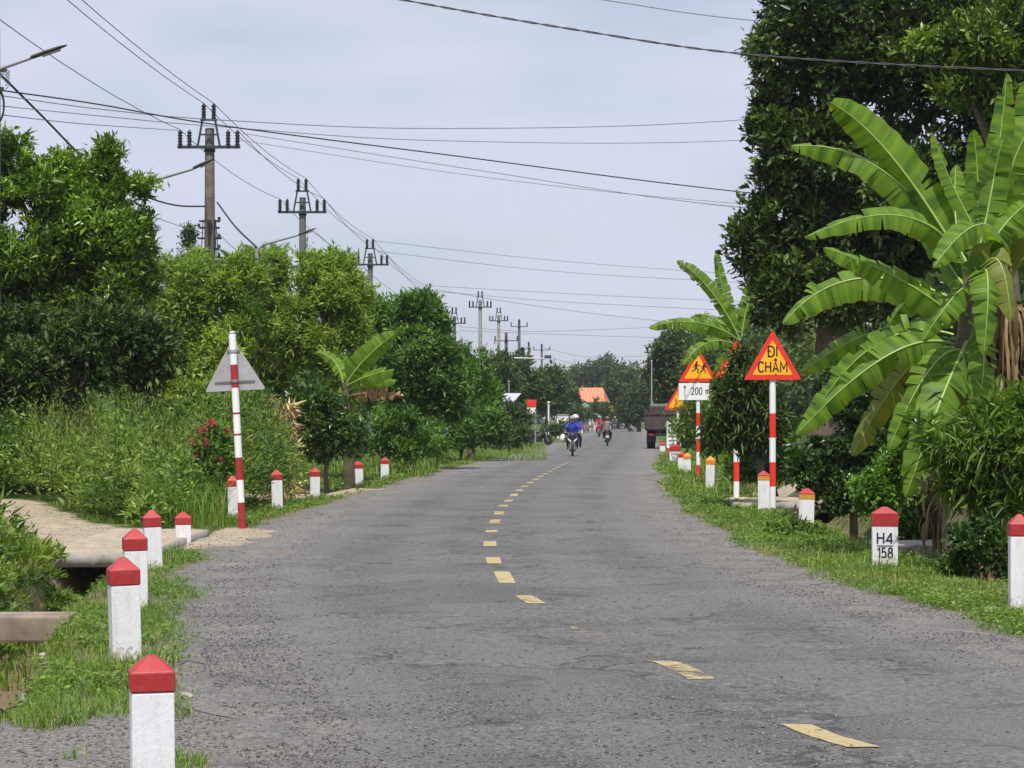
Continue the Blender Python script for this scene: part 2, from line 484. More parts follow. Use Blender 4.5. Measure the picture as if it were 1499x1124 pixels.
def W3(x, y, d):
    return Vector(((x - HX) / F_PX * d, d, EYE + (HY - y) / F_PX * d))
def DG(y): return F_PX * EYE / (y - HY)                # distance of a ground point seen on photo row y
def G(x, y):
    d = DG(y)
    X = (x - HX) / F_PX * d
    return Vector((X, d, gh(X, d)))

# sandy driveway and soil masks -------------------------------------------------
def in_poly(px, py, poly):
    r = np.zeros(np.shape(px), bool)
    n = len(poly)
    for i in range(n):
        x1, y1 = poly[i]; x2, y2 = poly[(i + 1) % n]
        c = ((y1 > py) != (y2 > py)) & (px < (x2 - x1) * (py - y1) / (y2 - y1 + 1e-12) + x1)
        r ^= c
    return r
_drv = [tuple(G(x, y)[:2]) for x, y in [(-60, 750), (60, 754), (190, 774), (330, 772), (420, 778), (410, 790), (330, 800), (240, 808), (150, 822), (60, 815), (-60, 790)]]
_drv2 = [tuple(G(x, y)[:2]) for x, y in [(325, 708), (480, 712), (560, 716), (500, 724), (440, 730), (330, 732)]]
_drv3 = [tuple(G(x, y)[:2]) for x, y in [(1085, 712), (1180, 708), (1230, 716), (1180, 728), (1100, 728)]]
def sand_mask(X, Y):
    jx = X + .35 * (fbm(X * 2, Y * 2) - .5); jy = Y + 1.2 * (fbm(X * 2 + 5, Y * 2) - .5)
    return in_poly(jx, jy, _drv) | in_poly(jx, jy, _drv2) | in_poly(jx, jy, _drv3)
def grass_mask(X, Y):
    """0..1 where verge grass grows"""
    u = X - cx(Y); au = np.abs(u)
    n = fbm(X * 1.1 + 3, Y * .55)
    inner = np.where(u < 0, np.where(Y < 22, 2.75, 3.15), 2.95) + .55 * (n - .5)
    g = sstep(-.08, .22, au - inner)
    near = sstep(12.4, 13.2, Y + .8 * (fbm(X * 1.5, 3.3) - .5))
    tuft = sstep(.56, .62, fbm(X * 1.7 + 20, Y * 1.7 + 4)) * (au > 2.9)
    g = np.where(u < 0, g * np.maximum(near, tuft * .7), g)
    g = g * (1 - sand_mask(X, Y))
    bare = sstep(.60, .72, fbm(X * .9 + 50, Y * .45 + 8)) * sstep(5.5, 3.4, au)
    g = g * (1 - .85 * bare)
    ditch = np.where(u < 0, np.exp(-((u + 4.28) / .46) ** 4) * sstep(34, 32, Y), np.exp(-((u - 5.15) / .5) ** 4) * sstep(60, 45, Y))
    return g * (1 - .92 * ditch)

# ------------------------------------------------------------------ ground and road
def grid_axis(segs):
    out = []
    for a, b, st in segs:
        out.append(np.arange(a, b - 1e-6, st))
    return np.concatenate(out + [[segs[-1][1]]])
us = grid_axis([(-3000, -400, 400), (-400, -60, 40), (-60, -14, 4), (-14, -8, .5), (-8, -2.4, .14), (-2.4, 2.4, .6), (2.4, 8, .14), (8, 14, .5), (14, 60, 4), (60, 400, 40), (400, 3000, 400)])
ys = grid_axis([(-60, 4, 4), (4, 36, .16), (36, 64, .3), (64, 130, 1), (130, 420, 5), (420, 1000, 40), (1000, 6000, 500)])
U, YY = np.meshgrid(us, ys)
XX = U + cx(YY)
ZZ = ground_h(XX, YY)
nx, ny = len(us), len(ys)
idx = np.arange(nx * ny).reshape(ny, nx)
Fq = np.stack([idx[:-1, :-1], idx[:-1, 1:], idx[1:, 1:], idx[1:, :-1]], -1).reshape(-1, 4)
gm = grass_mask(XX, YY).ravel()
sm = sand_mask(XX, YY).astype(float).ravel()
au_ = np.abs(U).ravel()
grav = (1 - sstep(2.9, 3.5, au_ + .5 * (fbm(XX * 1.2, YY * .6).ravel() - .5)))
sidetrack = (sstep(13.2, 12.4, YY) * (U < 0)).ravel() * sstep(14, 6, au_)
grav = np.clip(np.maximum(grav, sidetrack), 0, 1)

m, t, p = newmat('ground cover')
g_at, s_at, r_at = attr(t, 'grass_cover'), attr(t, 'sand'), attr(t, 'stony')
soil = mixc(t, ramp(t, noise(t, 2.5, 8, .7), [(.3, 0), (.7, 1)]), (0.13, 0.085, 0.055), (0.25, 0.175, 0.12))
turf = mixc(t, ramp(t, noise(t, 6, 8, .7), [(.3, 0), (.7, 1)]), (0.035, 0.06, 0.014), (0.10, 0.15, 0.03))
vor = nnew(t, 'ShaderNodeTexVoronoi'); vor.inputs['Scale'].default_value = 45
tcn = nnew(t, 'ShaderNodeTexCoord'); t.links.new(tcn.outputs['Object'], vor.inputs['Vector'])
stone = mixc(t, ramp(t, noise(t, 30, 6, .75), [(.35, 0), (.68, 1)]), (0.045, 0.043, 0.042), (0.31, 0.30, 0.285))
stone = mixc(t, ramp(t, noise(t, 1.3, 5, .6), [(.45, 0), (.75, .6)]), stone, (0.20, 0.16, 0.125))
sandc = mixc(t, ramp(t, noise(t, 3, 7, .7), [(.3, 0), (.75, 1)]), (0.25, 0.20, 0.14), (0.50, 0.42, 0.31))
sandc = mixc(t, ramp(t, noise(t, 9, 8, .75), [(.48, 0), (.66, .7)]), sandc, (0.20, 0.155, 0.105))
sandc = mixc(t, ramp(t, noise(t, 55, 4, .7), [(.58, 0), (.70, .8)]), sandc, (0.55, 0.50, 0.42))
c = mixc(t, g_at, soil, turf)
c = mixc(t, r_at, c, stone)
c = mixc(t, s_at, c, sandc)
t.links.new(c, p.inputs['Base Color']); p.inputs['Roughness'].default_value = .95; p.inputs['Specular IOR Level'].default_value = .2
bump(t, p, mixc(t, .5, noise(t, 40, 6, .7), vor.outputs['Distance']), 0.7, 0.03)
M['ground'] = m
gme = np_mesh('ground', np.stack([XX.ravel(), YY.ravel(), ZZ.ravel()], 1), Fq, [M['ground']],
              {'grass_cover': ('POINT', gm), 'sand': ('POINT', sm), 'stony': ('POINT', grav)}, smooth=True)
tag(link('ground', gme), kind='structure')

# road
m, t, p = newmat('worn asphalt')
n1 = noise(t, 0.55, 6, .6, stretch=(1.0, 0.5, 1)); n2 = noise(t, 60, 5, .75); n3 = noise(t, 2.2, 8, .72); n4 = noise(t, 11, 6, .7)
base = mixc(t, ramp(t, n1, [(.3, 0), (.7, 1)]), (0.098, 0.095, 0.094), (0.138, 0.134, 0.132))
base = mixc(t, ramp(t, n2, [(.38, .95), (.5, 0)]), base, (0.024, 0.024, 0.025))
base = mixc(t, ramp(t, n2, [(.54, 0), (.68, .9)]), base, (0.31, 0.305, 0.30))
base = mixc(t, ramp(t, n3, [(.60, 0), (.74, .35)]), base, (0.048, 0.047, 0.049))
base = mixc(t, ramp(t, n4, [(.60, 0), (.74, .5)]), base, (0.20, 0.19, 0.18))
# broken transverse cracks of the old surface
cr = nnew(t, 'ShaderNodeTexVoronoi', feature='DISTANCE_TO_EDGE'); cr.inputs['Scale'].default_value = .42
tcr = nnew(t, 'ShaderNodeTexCoord'); mpr = nnew(t, 'ShaderNodeMapping'); mpr.inputs['Scale'].default_value = (.8, 2.0, 1)
nzr = nnew(t, 'ShaderNodeTexNoise'); nzr.inputs['Scale'].default_value = 3.0; nzr.inputs['Detail'].default_value = 5
t.links.new(tcr.outputs['Object'], nzr.inputs['Vector'])
addv = nnew(t, 'ShaderNodeMixRGB', blend_type='ADD'); addv.inputs[0].default_value = .55
t.links.new(tcr.outputs['Object'], mpr.inputs[0]); t.links.new(mpr.outputs[0], addv.inputs[1]); t.links.new(nzr.outputs['Color'], addv.inputs[2])
t.links.new(addv.outputs[0], cr.inputs['Vector'])
ck = ramp(t, cr.outputs['Distance'], [(0.0, 1), (.018, 0)])
ckm = nnew(t, 'ShaderNodeMath', operation='MULTIPLY')
t.links.new(ck, ckm.inputs[0]); t.links.new(ramp(t, noise(t, .35, 3, .5), [(.5, 0), (.62, .7)]), ckm.inputs[1])
base = mixc(t, ckm.outputs[0], base, (0.030, 0.029, 0.028))
pn = noise(t, .42, 5, .62)
rough_zone = ramp(t, pn, [(.49, 0), (.515, 1)])
coarse = mixc(t, ramp(t, noise(t, 26, 6, .8), [(.38, 0), (.64, 1)]), (0.035, 0.034, 0.034), (0.26, 0.255, 0.25))
base = mixc(t, mixc(t, 1.0, rough_zone, (.62, .62, .62), 'MULTIPLY'), base, coarse)
lip = ramp(t, pn, [(.484, 0), (.493, .7), (.498, .7), (.507, 0)])
lipm = nnew(t, 'ShaderNodeMath', operation='MULTIPLY')
t.links.new(lip, lipm.inputs[0]); t.links.new(ramp(t, noise(t, 1.1, 4, .6), [(.44, 0), (.56, 1)]), lipm.inputs[1])
base = mixc(t, lipm.outputs[0], base, (0.028, 0.027, 0.027))
pn2 = noise(t, .9, 5, .65)
lip2 = ramp(t, pn2, [(.575, 0), (.584, .6), (.588, .6), (.597, 0)])
base = mixc(t, lip2, base, (0.034, 0.033, 0.033))
# dust swept to the sides of the wheel tracks
uat = attr(t, 'across')
dusty = nnew(t, 'ShaderNodeMath', operation='MULTIPLY')
t.links.new(ramp(t, uat, [(.52, 0), (.92, .9)]), dusty.inputs[0]); t.links.new(ramp(t, noise(t, 1.6, 6, .65), [(.35, .2), (.65, 1)]), dusty.inputs[1])
base = mixc(t, dusty.outputs[0], base, mixc(t, ramp(t, noise(t, 30, 5, .75), [(.36, 0), (.66, 1)]), (0.085, 0.082, 0.078), (0.33, 0.315, 0.295)))
trk = nnew(t, 'ShaderNodeMath', operation='MULTIPLY')
t.links.new(ramp(t, uat, [(.12, 0), (.24, .35), (.34, .35), (.46, 0), (.58, 0), (.66, .35), (.72, .2), (.8, 0)]), trk.inputs[0]); t.links.new(ramp(t, noise(t, .5, 4, .6), [(.3, .3), (.7, 1)]), trk.inputs[1])
base = mixc(t, trk.outputs[0], base, (0.165, 0.16, 0.168))
t.links.new(base, p.inputs['Base Color'])
p.inputs['Roughness'].default_value = .88; p.inputs['Specular IOR Level'].default_value = .25
bump(t, p, mixc(t, .35, n2, n3), 0.6, 0.03)
M['asphalt'] = m
ur = np.linspace(-2.82, 2.82, 41)
yr = grid_axis([(-60, 4, 4), (4, 36, .14), (36, 64, .3), (64, 130, 1), (130, 420, 5), (420, 3000, 60)])
UR, YR = np.meshgrid(ur, yr)
edge = 1 + sstep(2.3, 2.8, np.abs(UR)) * .10 * (fbm(UR * 0 + np.sign(UR) * 5, YR * 1.6) - .5) * 2
UR2 = UR * edge
XR = UR2 + cx(YR)
_e = sstep(2.15, 2.5, np.abs(UR2))
ZR = roadz(UR2, YR) * (1 - _e) + (ground_h(XR, YR) + .004) * _e
ir = np.arange(UR.size).reshape(UR.shape)
Fr = np.stack([ir[:-1, :-1], ir[:-1, 1:], ir[1:, 1:], ir[1:, :-1]], -1).reshape(-1, 4)
road = tag(link('road', np_mesh('road', np.stack([XR.ravel(), YR.ravel(), ZR.ravel()], 1), Fr, [M['asphalt']], {'across': ('POINT', np.abs(UR).ravel() / 2.82)}, smooth=True)), kind='structure')

# centre line dashes
m, t, p = newmat('worn yellow road paint')
wv = attr(t, 'wear')
nn = noise(t, 5, 9, .8)
mth = nnew(t, 'ShaderNodeMath', operation='ADD'); t.links.new(nn, mth.inputs[0]); t.links.new(wv, mth.inputs[1])
ycol = mixc(t, ramp(t, noise(t, 30, 5, .7), [(.35, 0), (.7, 1)]), (0.33, 0.27, 0.13), (0.52, 0.43, 0.22))
t.links.new(ycol, p.inputs['Base Color']); p.inputs['Roughness'].default_value = .8
trn = nnew(t, 'ShaderNodeBsdfTransparent'); ms = nnew(t, 'ShaderNodeMixShader')
t.links.new(ramp(t, mth.outputs[0], [(.57, .12), (.67, 1)]), ms.inputs[0]); t.links.new(p.outputs[0], ms.inputs[1]); t.links.new(trn.outputs[0], ms.inputs[2])
t.links.new(ms.outputs[0], t.nodes['Material Output'].inputs['Surface'])
M['line'] = m
V, Fc, wr = [], [], []
dash_y = [11.05, 14.0, 16.75, 19.45, 22.25, 24.8, 28.1, 31.2]
while dash_y[-1] < 330: dash_y.append(dash_y[-1] + 2.95)
for k, y0 in enumerate(dash_y):
    wear = {0: .0, 1: .10, 2: .19, 3: .02}.get(k, .0 if k < 8 else (.05 if y0 < 80 else .13))
    n = 8
    b = len(V)
    for j in range(n + 1):
        yy = y0 - .53 + 1.06 * j / n
        for s in (-.075, .075):
            V.append((float(cx(yy)) + s, yy, float(roadz(np.array(s), np.array(yy))) + .005))
    for j in range(n):
        Fc.append((b + 2 * j, b + 2 * j + 1, b + 2 * j + 3, b + 2 * j + 2)); wr.append(wear)
link('centre_line', np_mesh('centre_line', V, Fc, [M['line']], {'wear': ('FACE', wr)}), road)

# ------------------------------------------------------------------ stuff on the ground: grass, gravel
def grass_stuff(name, mat, n, sampler, hmin, hmax, w, seed, lean=.5, wfar=1.0):
    rg = np.random.RandomState(seed)
    X, Y, s = sampler(rg, n)
    n = len(X)
    Z = ground_h(X, Y) - .01
    h = (hmin + (hmax - hmin) * rg.rand(n) ** 1.6) * s
    a = rg.rand(n) * 2 * np.pi
    lx, ly = np.cos(a), np.sin(a)
    ww = w * (0.7 + .6 * rg.rand(n)) * np.maximum(1, Y / 20 * wfar)
    le = lean * (0.3 + rg.rand(n))
    b = a + np.pi / 2 + rg.randn(n) * .6
    sx, sy = np.cos(b) * ww / 2, np.sin(b) * ww / 2
    V = np.zeros((n, 5, 3))
    V[:, 0] = np.stack([X - sx, Y - sy, Z], 1); V[:, 1] = np.stack([X + sx, Y + sy, Z], 1)
    mxp = np.stack([X + lx * le * h * .3, Y + ly * le * h * .3, Z + h * .6], 1)
    V[:, 2] = mxp + np.stack([sx, sy, 0 * sx], 1) * .8; V[:, 3] = mxp - np.stack([sx, sy, 0 * sx], 1) * .8
    V[:, 4] = np.stack([X + lx * le * h, Y + ly * le * h, Z + h * (1.0 - .25 * le)], 1)
    o = np.arange(n)[:, None, None] * 5
    Fc = (np.array([[0, 1, 2], [0, 2, 3], [3, 2, 4]])[None] + o).reshape(-1, 3)
    tint = np.clip(.45 + .28 * (fbm(X * .9, Y * .9) - .5) * 2 + rg.randn(n) * .2, 0, .92)
    tint = np.where(rg.rand(n) < .05 + .22 * sstep(.5, .7, fbm(X * .7 + 70, Y * .5)), 1.0, tint)
    return tag(link(name, np_mesh(name, V.reshape(-1, 3), Fc, [mat], {'tint': ('FACE', np.repeat(tint, 3))})), kind='stuff')

def verge_sampler(side, y0, y1, u0, u1, power=1.7):
    def f(rg, n):
        Y = (y0 ** (1 - power) + (y1 ** (1 - power) - y0 ** (1 - power)) * rg.rand(n)) ** (1 / (1 - power))
        u = u0 + (u1 - u0) * rg.rand(n)
        X = side * u + cx(Y)
        g = grass_mask(X, Y)
        clump = fbm(X * 3.1, Y * 3.1)
        keep = rg.rand(n) < g * (.35 + 1.1 * clump)
        s = (.45 + 1.1 * clump) * (.6 + .4 * g)
        return X[keep], Y[keep], s[keep]
    return f
gl = grass_stuff('verge_grass', M['grass'], 330000, verge_sampler(-1, 10.0, 110, 2.6, 7.0), .02, .12, .005, 3, lean=1.0)
gl['label'] = 'bright green verge grass around the left white posts'
gr_ = grass_stuff('verge_grass', M['grass'], 300000, verge_sampler(1, 14, 130, 2.7, 7.2), .015, .085, .0055, 4, lean=1.0)
gr_['label'] = 'short green verge grass around the right marker posts'

def gravel_stuff(n, seed):
    rg = np.random.RandomState(seed)
    Y = (9.0 ** -.9 + (38 ** -.9 - 9.0 ** -.9) * rg.rand(n)) ** (1 / -.9)
    side = np.where(rg.rand(n) < .52, -1, 1)
    u = side * np.where(rg.rand(n) < .85, 2.72 + rg.randn(n) * .42, 5.5 * rg.rand(n))
    u = np.where((Y < 12.8) & (rg.rand(n) < .5), -6.0 * rg.rand(n), u)
    u = np.where((Y > 24) & (Y < 36) & (rg.rand(n) < .5), -3.0 - 4.0 * rg.rand(n), u)
    X = u + cx(Y)
    g = grass_mask(X, Y)
    keep = (rg.rand(n) > g * 1.3)
    X, Y, u = X[keep], Y[keep], u[keep]; n = len(X)
    Z = np.maximum(ground_h(X, Y), np.where(np.abs(u) < 2.75, roadz(u, Y), -9))
    r = (.003 + .008 * rg.rand(n) ** 3)
    base = np.array([(1, 0, 0), (-1, 0, 0), (0, 1, 0), (0, -1, 0), (0, 0, .8), (0, 0, -.6)])
    fc = np.array([(0, 2, 4), (2, 1, 4), (1, 3, 4), (3, 0, 4), (2, 0, 5), (1, 2, 5), (3, 1, 5), (0, 3, 5)])
    V = base[None] * (.6 + .8 * rg.rand(n, 6, 1)) * r[:, None, None]
    a = rg.rand(n) * 6.28
    ca, sa = np.cos(a)[:, None], np.sin(a)[:, None]
    V = np.stack([V[..., 0] * ca - V[..., 1] * sa, V[..., 0] * sa + V[..., 1] * ca, V[..., 2]], -1)
    V = V + np.stack([X, Y, Z + r * .25], 1)[:, None]
    Fc = (fc[None] + np.arange(n)[:, None, None] * 6).reshape(-1, 3)
    m, t, p = newmat('loose grey chippings')
    t.links.new(ramp(t, attr(t, 'tint'), [(0, (.075, .073, .072)), (.7, (.15, .145, .14)), (1, (.24, .23, .22))]), p.inputs['Base Color'])
    p.inputs['Roughness'].default_value = .9
    return tag(link('gravel', np_mesh('gravel', V.reshape(-1, 3), Fc, [m], {'tint': ('FACE', np.repeat(rg.rand(n) ** 1.2, 8))})), 'grey chippings scattered along the broken asphalt edges', kind='stuff')
gravel_stuff(52000, 8)

# ------------------------------------------------------------------ foliage builders
def unit(a): return a / (np.linalg.norm(a, axis=-1, keepdims=True) + 1e-9)
def leaves_np(P, A, N, Ln, Wd, fold=.12, droop=.15):
    """diamond leaves with a folded midrib; P base, A axis, N normal (n,3)"""
    A = unit(A); N = unit(N - A * (N * A).sum(1, keepdims=True)); Sd = np.cross(A, N)
    Ln = Ln[:, None]; Wd = Wd[:, None]
    V = np.zeros((len(P), 4, 3))
    V[:, 0] = P
    mid = P + A * Ln * .45
    V[:, 1] = mid + Sd * Wd / 2 + N * Wd * fold
    V[:, 3] = mid - Sd * Wd / 2 + N * Wd * fold
    V[:, 2] = P + A * Ln - N * Ln * droop
    Fc = np.array([[0, 1, 2], [0, 2, 3]])[None] + np.arange(len(P))[:, None, None] * 4
    return V.reshape(-1, 3), Fc.reshape(-1, 3)

def crown_np(ells, ncl, per, Ln, Wd, seed, up=.45, spread=.8, lumps=9, lump_r=.38, inner=.22, droop=.15, gaps=.12, outw=.6):
    """ells: list of (centre, radii) world. Leaf rosettes on twig ends over lumpy shells."""
    rg = np.random.RandomState(seed)
    LC, LR, LT, EC = [], [], [], []
    for c, r in ells:
        c = np.array(c); r = np.array(r)
        for k in range(lumps):
            d = unit(rg.randn(3)); d[2] = d[2] * .9 + .08
            f = lump_r * (.55 + .8 * rg.rand())
            LC.append(c + d * r * (1.0 - f * .75)); LR.append(np.maximum(r * f, Ln * .9)); LT.append(rg.randn() * .15); EC.append(c)
    LC, LR, LT, EC = map(np.array, (LC, LR, LT, EC))
    w = (LR.prod(1)) ** (2 / 3); w = w / w.sum()
    n1 = int(ncl * (1 - inner)); n2 = ncl - n1
    k = rg.choice(len(LC), n1, p=w)
    d = unit(rg.randn(n1, 3))
    rad = (1 - .42 * rg.rand(n1) ** 1.4)
    out1 = d
    P1 = LC[k] + d * LR[k] * rad[:, None]
    T1 = LT[k]
    er = np.array([np.array(r) for _, r in ells]); ec = np.array([np.array(c) for c, _ in ells])
    we = er.prod(1); we = we / we.sum()
    k2 = rg.choice(len(ells), n2, p=we)
    d2 = unit(rg.randn(n2, 3))
    P2 = ec[k2] + d2 * er[k2] * (rg.rand(n2, 1) ** .45) * .86
    P = np.concatenate([P1, P2]); O = np.concatenate([out1, d2]); T = np.concatenate([T1, np.zeros(n2) - .08])
    # holes where the sky or the dark shows through
    g = fbm(P[:, 0] * 1.1 / max(.5, Ln * 5) + P[:, 1] * .31, P[:, 2] * 1.1 / max(.5, Ln * 5) + 40)
    keep = g > np.quantile(g, gaps)
    P, O, T = P[keep], O[keep], T[keep]
    AX = unit(O * outw + np.array([0, 0, up]) + .35 * rg.randn(len(P), 3))
    nl = len(P) * per
    P = np.repeat(P, per, 0); AX = np.repeat(AX, per, 0); T = np.repeat(T, per)
    A = unit(AX + (spread + .3) * unit(rg.randn(nl, 3)) * (.6 + .6 * rg.rand(nl, 1)))
    P = P + A * Ln * .12 + rg.randn(nl, 3) * Ln * np.repeat(.15 + .55 * rg.rand(nl // per), per)[:, None]
    N = unit(AX * .6 + np.array([0, 0, .7]) + .55 * rg.randn(nl, 3))
    s = (.55 + .75 * rg.rand(nl)) * np.repeat(.75 + .55 * rg.rand(nl // per), per)
    V, Fc = leaves_np(P, A, N, Ln * s, Wd * s * (.8 + .4 * rg.rand(nl)), droop=droop)
    tint = np.clip(.42 + T + np.repeat(rg.randn(nl // per) * .10, per) + rg.randn(nl) * .16, 0, .97)
    return V, Fc, np.repeat(tint, 2)

def ell_px(d, lst, depth=None):
    out = []
    for e in lst:
        x, y, rx, ry = e[:4]
        dd = d + (e[4] if len(e) > 4 else 0)
        r = dd / F_PX
        out.append((W3(x, y, dd), (rx * r, (depth or (rx + ry) / 2) * r, ry * r)))
    return out

def tree(name, label, base_px, d, lst, mat, ncl, per, Ln, Wd, seed, trunk_r=.14, bark='bark', group=None, cat='tree', limbs=7, depth=None, **kw):
    bx = (base_px - HX) / F_PX * d
    loc = Vector((bx, d, gh(bx, d)))
    root = empty(name, loc)
    tag(root, label, cat, group)
    ells = ell_px(d, lst, depth)
    V, Fc, tint = crown_np(ells, ncl, per, Ln, Wd, seed, **kw)
    link('crown', np_mesh('crown', V - np.array(loc), Fc, [M[mat]], {'tint': ('FACE', tint)}), root)
    rg = random.Random(seed)
    mb = MB()
    zc = sum(e[0].z for e in ells) / len(ells) - loc.z
    xc = sum(e[0].x for e in ells) / len(ells) - loc.x
    top = Vector((xc * .5, 0, max(.4, zc * .75)))
    pts = [Vector((0, 0, -.15)), Vector((rg.uniform(-.05, .05), 0, top.z * .35)), Vector((xc * .25, rg.uniform(-.1, .1), top.z * .7)), top]
    mb.tube(pts, [trunk_r * 1.25, trunk_r, trunk_r * .8, trunk_r * .6], 8)
    for k in range(min(limbs, len(ells) * 2)):
        e = ells[k % len(ells)]
        q = Vector(e[0]) - loc
        q += Vector((rg.uniform(-.4, .4) * e[1][0], rg.uniform(-.4, .4) * e[1][1], rg.uniform(-.1, .5) * e[1][2]))
        s = pts[2] if k % 2 else pts[3]
        s = s + Vector((0, 0, -trunk_r * k * .2))
        midp = s.lerp(q, .5) + Vector((0, 0, .12 * (q - s).length))
        mb.tube([s, midp, q], [trunk_r * .5, trunk_r * .32, trunk_r * .1], 6)
    mb.build('trunk', M[bark], root)
    return root

# ---- left side trees
tree('broadleaf_tree', 'tall glossy dark green tree at the left edge above the weeds', 110, 43,
     [(55, 340, 125, 110), (155, 330, 72, 80), (150, 262, 42, 40), (168, 410, 66, 80), (40, 450, 115, 95), (15, 250, 55, 55), (85, 270, 50, 45), (195, 350, 36, 50), (60, 520, 95, 45), (165, 228, 18, 22), (208, 275, 18, 16)],
     'leaf_gloss', 9500, 10, .135, .046, 21, trunk_r=.2, up=.75, gaps=.12, lumps=14, inner=.3, lump_r=.34)
tree('shrub', 'understory thicket coloured dark as if shaded beneath the glossy left tree', 90, 42, [(30, 500, 80, 60, -1.5), (150, 495, 80, 60, -1.5), (215, 520, 55, 60, -1), (95, 535, 100, 60, -2), (30, 560, 60, 50, -2)], 'leaf_shade', 3000, 10, .13, .05, 30, trunk_r=.05, cat='shrub', inner=.35)
tree('fruit_tree', 'pale green bushy tree between the dark tree and the sign back', 300, 57,
     [(290, 430, 75, 62), (255, 480, 50, 80), (330, 490, 80, 80), (250, 410, 36, 36), (300, 550, 80, 60), (345, 420, 50, 45)],
     'leaf_pale', 6500, 11, .145, .040, 22, trunk_r=.13, bark='bark_pale', up=.35, gaps=.14)
tree('fruit_tree', 'widest pale green tree, below the second power pole', 430, 58.5,
     [(400, 430, 80, 58), (470, 432, 66, 54), (440, 500, 100, 76), (512, 450, 34, 56), (380, 530, 60, 65), (490, 520, 50, 65), (360, 395, 34, 28), (495, 388, 24, 22), (430, 395, 50, 30), (460, 570, 60, 50), (490, 436, 40, 50), (526, 485, 20, 45), (350, 450, 50, 60)],
     'leaf_pale', 11500, 11, .145, .040, 23, trunk_r=.13, bark='bark_pale', up=.35, gaps=.14)
tree('broadleaf_tree', 'dark green tree rising behind the left banana plant', 600, 70,
     [(588, 472, 58, 52), (628, 510, 44, 50), (600, 545, 80, 75), (650, 565, 50, 55), (560, 515, 46, 75)],
     'leaf_mid', 7000, 11, .17, .055, 24, trunk_r=.16, gaps=.10)
tree('broadleaf_tree', 'brighter green tree at the right end of the left tree row', 690, 88,
     [(688, 548, 38, 44), (665, 590, 40, 46), (705, 590, 26, 45), (640, 600, 40, 45)],
     'leaf_mid', 1700, 11, .22, .075, 25, trunk_r=.14, gaps=.10)
# ---- shrubs along the left verge
tree('shrub', 'dark leafy shrub behind the straw bundle', 480, 51.5, [(475, 625, 46, 55), (455, 595, 36, 46), (508, 632, 28, 44), (440, 650, 24, 26)], 'leaf_bush', 1500, 10, .13, .06, 31, trunk_r=.05, cat='shrub')
tree('shrub', 'leafy shrub below the left banana plant', 560, 62, [(555, 630, 40, 42), (600, 640, 46, 38), (530, 650, 30, 24)], 'leaf_mid', 1100, 9, .13, .05, 32, trunk_r=.05, cat='shrub')
tree('shrub', 'low shrub beside the violet flowers', 675, 84, [(665, 630, 44, 34), (710, 628, 36, 34)], 'leaf_mid', 800, 9, .18, .06, 33, trunk_r=.05, cat='shrub')
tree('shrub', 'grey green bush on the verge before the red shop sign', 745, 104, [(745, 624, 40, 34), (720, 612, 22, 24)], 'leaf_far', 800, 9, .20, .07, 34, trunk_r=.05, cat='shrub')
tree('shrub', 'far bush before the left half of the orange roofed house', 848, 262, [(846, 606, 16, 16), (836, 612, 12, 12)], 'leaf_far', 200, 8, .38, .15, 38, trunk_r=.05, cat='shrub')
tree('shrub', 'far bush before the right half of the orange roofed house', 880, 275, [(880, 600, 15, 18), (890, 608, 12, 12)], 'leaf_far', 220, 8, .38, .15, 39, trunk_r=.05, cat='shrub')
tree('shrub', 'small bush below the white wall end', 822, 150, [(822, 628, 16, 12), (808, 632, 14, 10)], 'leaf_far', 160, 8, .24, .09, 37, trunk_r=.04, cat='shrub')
tree('shrub', 'yellow green hedge shrub behind the red flowers', 290, 44, [(275, 600, 55, 42), (320, 590, 40, 46), (240, 575, 36, 30)], 'leaf_pale', 1200, 9, .11, .05, 35, trunk_r=.04, cat='shrub')
tree('shrub', 'green shrub behind the base of the sign post', 385, 47, [(380, 625, 34, 55), (350, 600, 30, 46)], 'leaf_mid', 800, 9, .12, .045, 36, trunk_r=.04, cat='shrub')
# ---- far trees on the left and ahead
far = [('distant tree with a rounded grey green crown by the first pale pole', 725, 150, [(728, 555, 34, 38), (712, 585, 26, 36), (745, 575, 24, 34)], 900, .34),
       ('distant tree behind the white awning', 765, 180, [(765, 548, 32, 30), (778, 580, 28, 34), (750, 575, 24, 30)], 800, .38),
       ('distant tree beside the white yellowish pole', 800, 215, [(800, 560, 26, 28), (806, 590, 20, 26), (815, 575, 18, 24)], 600, .42),
       ('distant olive green tree left of the orange roof', 832, 290, [(830, 588, 18, 22), (822, 570, 14, 16)], 420, .5),
       ('long hazy treetop mass behind the orange roof', 870, 420, [(850, 556, 26, 18), (875, 545, 26, 18), (890, 538, 16, 18), (905, 552, 28, 20), (838, 562, 20, 12), (868, 575, 36, 18)], 900, .7),
       ('hazy tree right of the orange roof house', 905, 330, [(905, 575, 30, 30), (895, 598, 24, 22), (925, 560, 26, 26)], 800, .55),
       ('feathery pale green tree at the end of the road', 935, 260, [(930, 588, 24, 28), (922, 610, 18, 16), (945, 575, 16, 22)], 560, .44),
       ('dark grey green tree behind the parked truck', 985, 150, [(975, 525, 30, 38), (1000, 515, 34, 30), (965, 560, 24, 36), (995, 560, 34, 40), (1020, 540, 30, 40)], 1500, .32)]
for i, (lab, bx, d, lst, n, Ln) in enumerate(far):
    tree('distant_tree', lab, bx, d, lst, 'leaf_far', n, 9, Ln, Ln * .42, 50 + i, trunk_r=.22, group='far trees along the road', gaps=.08)
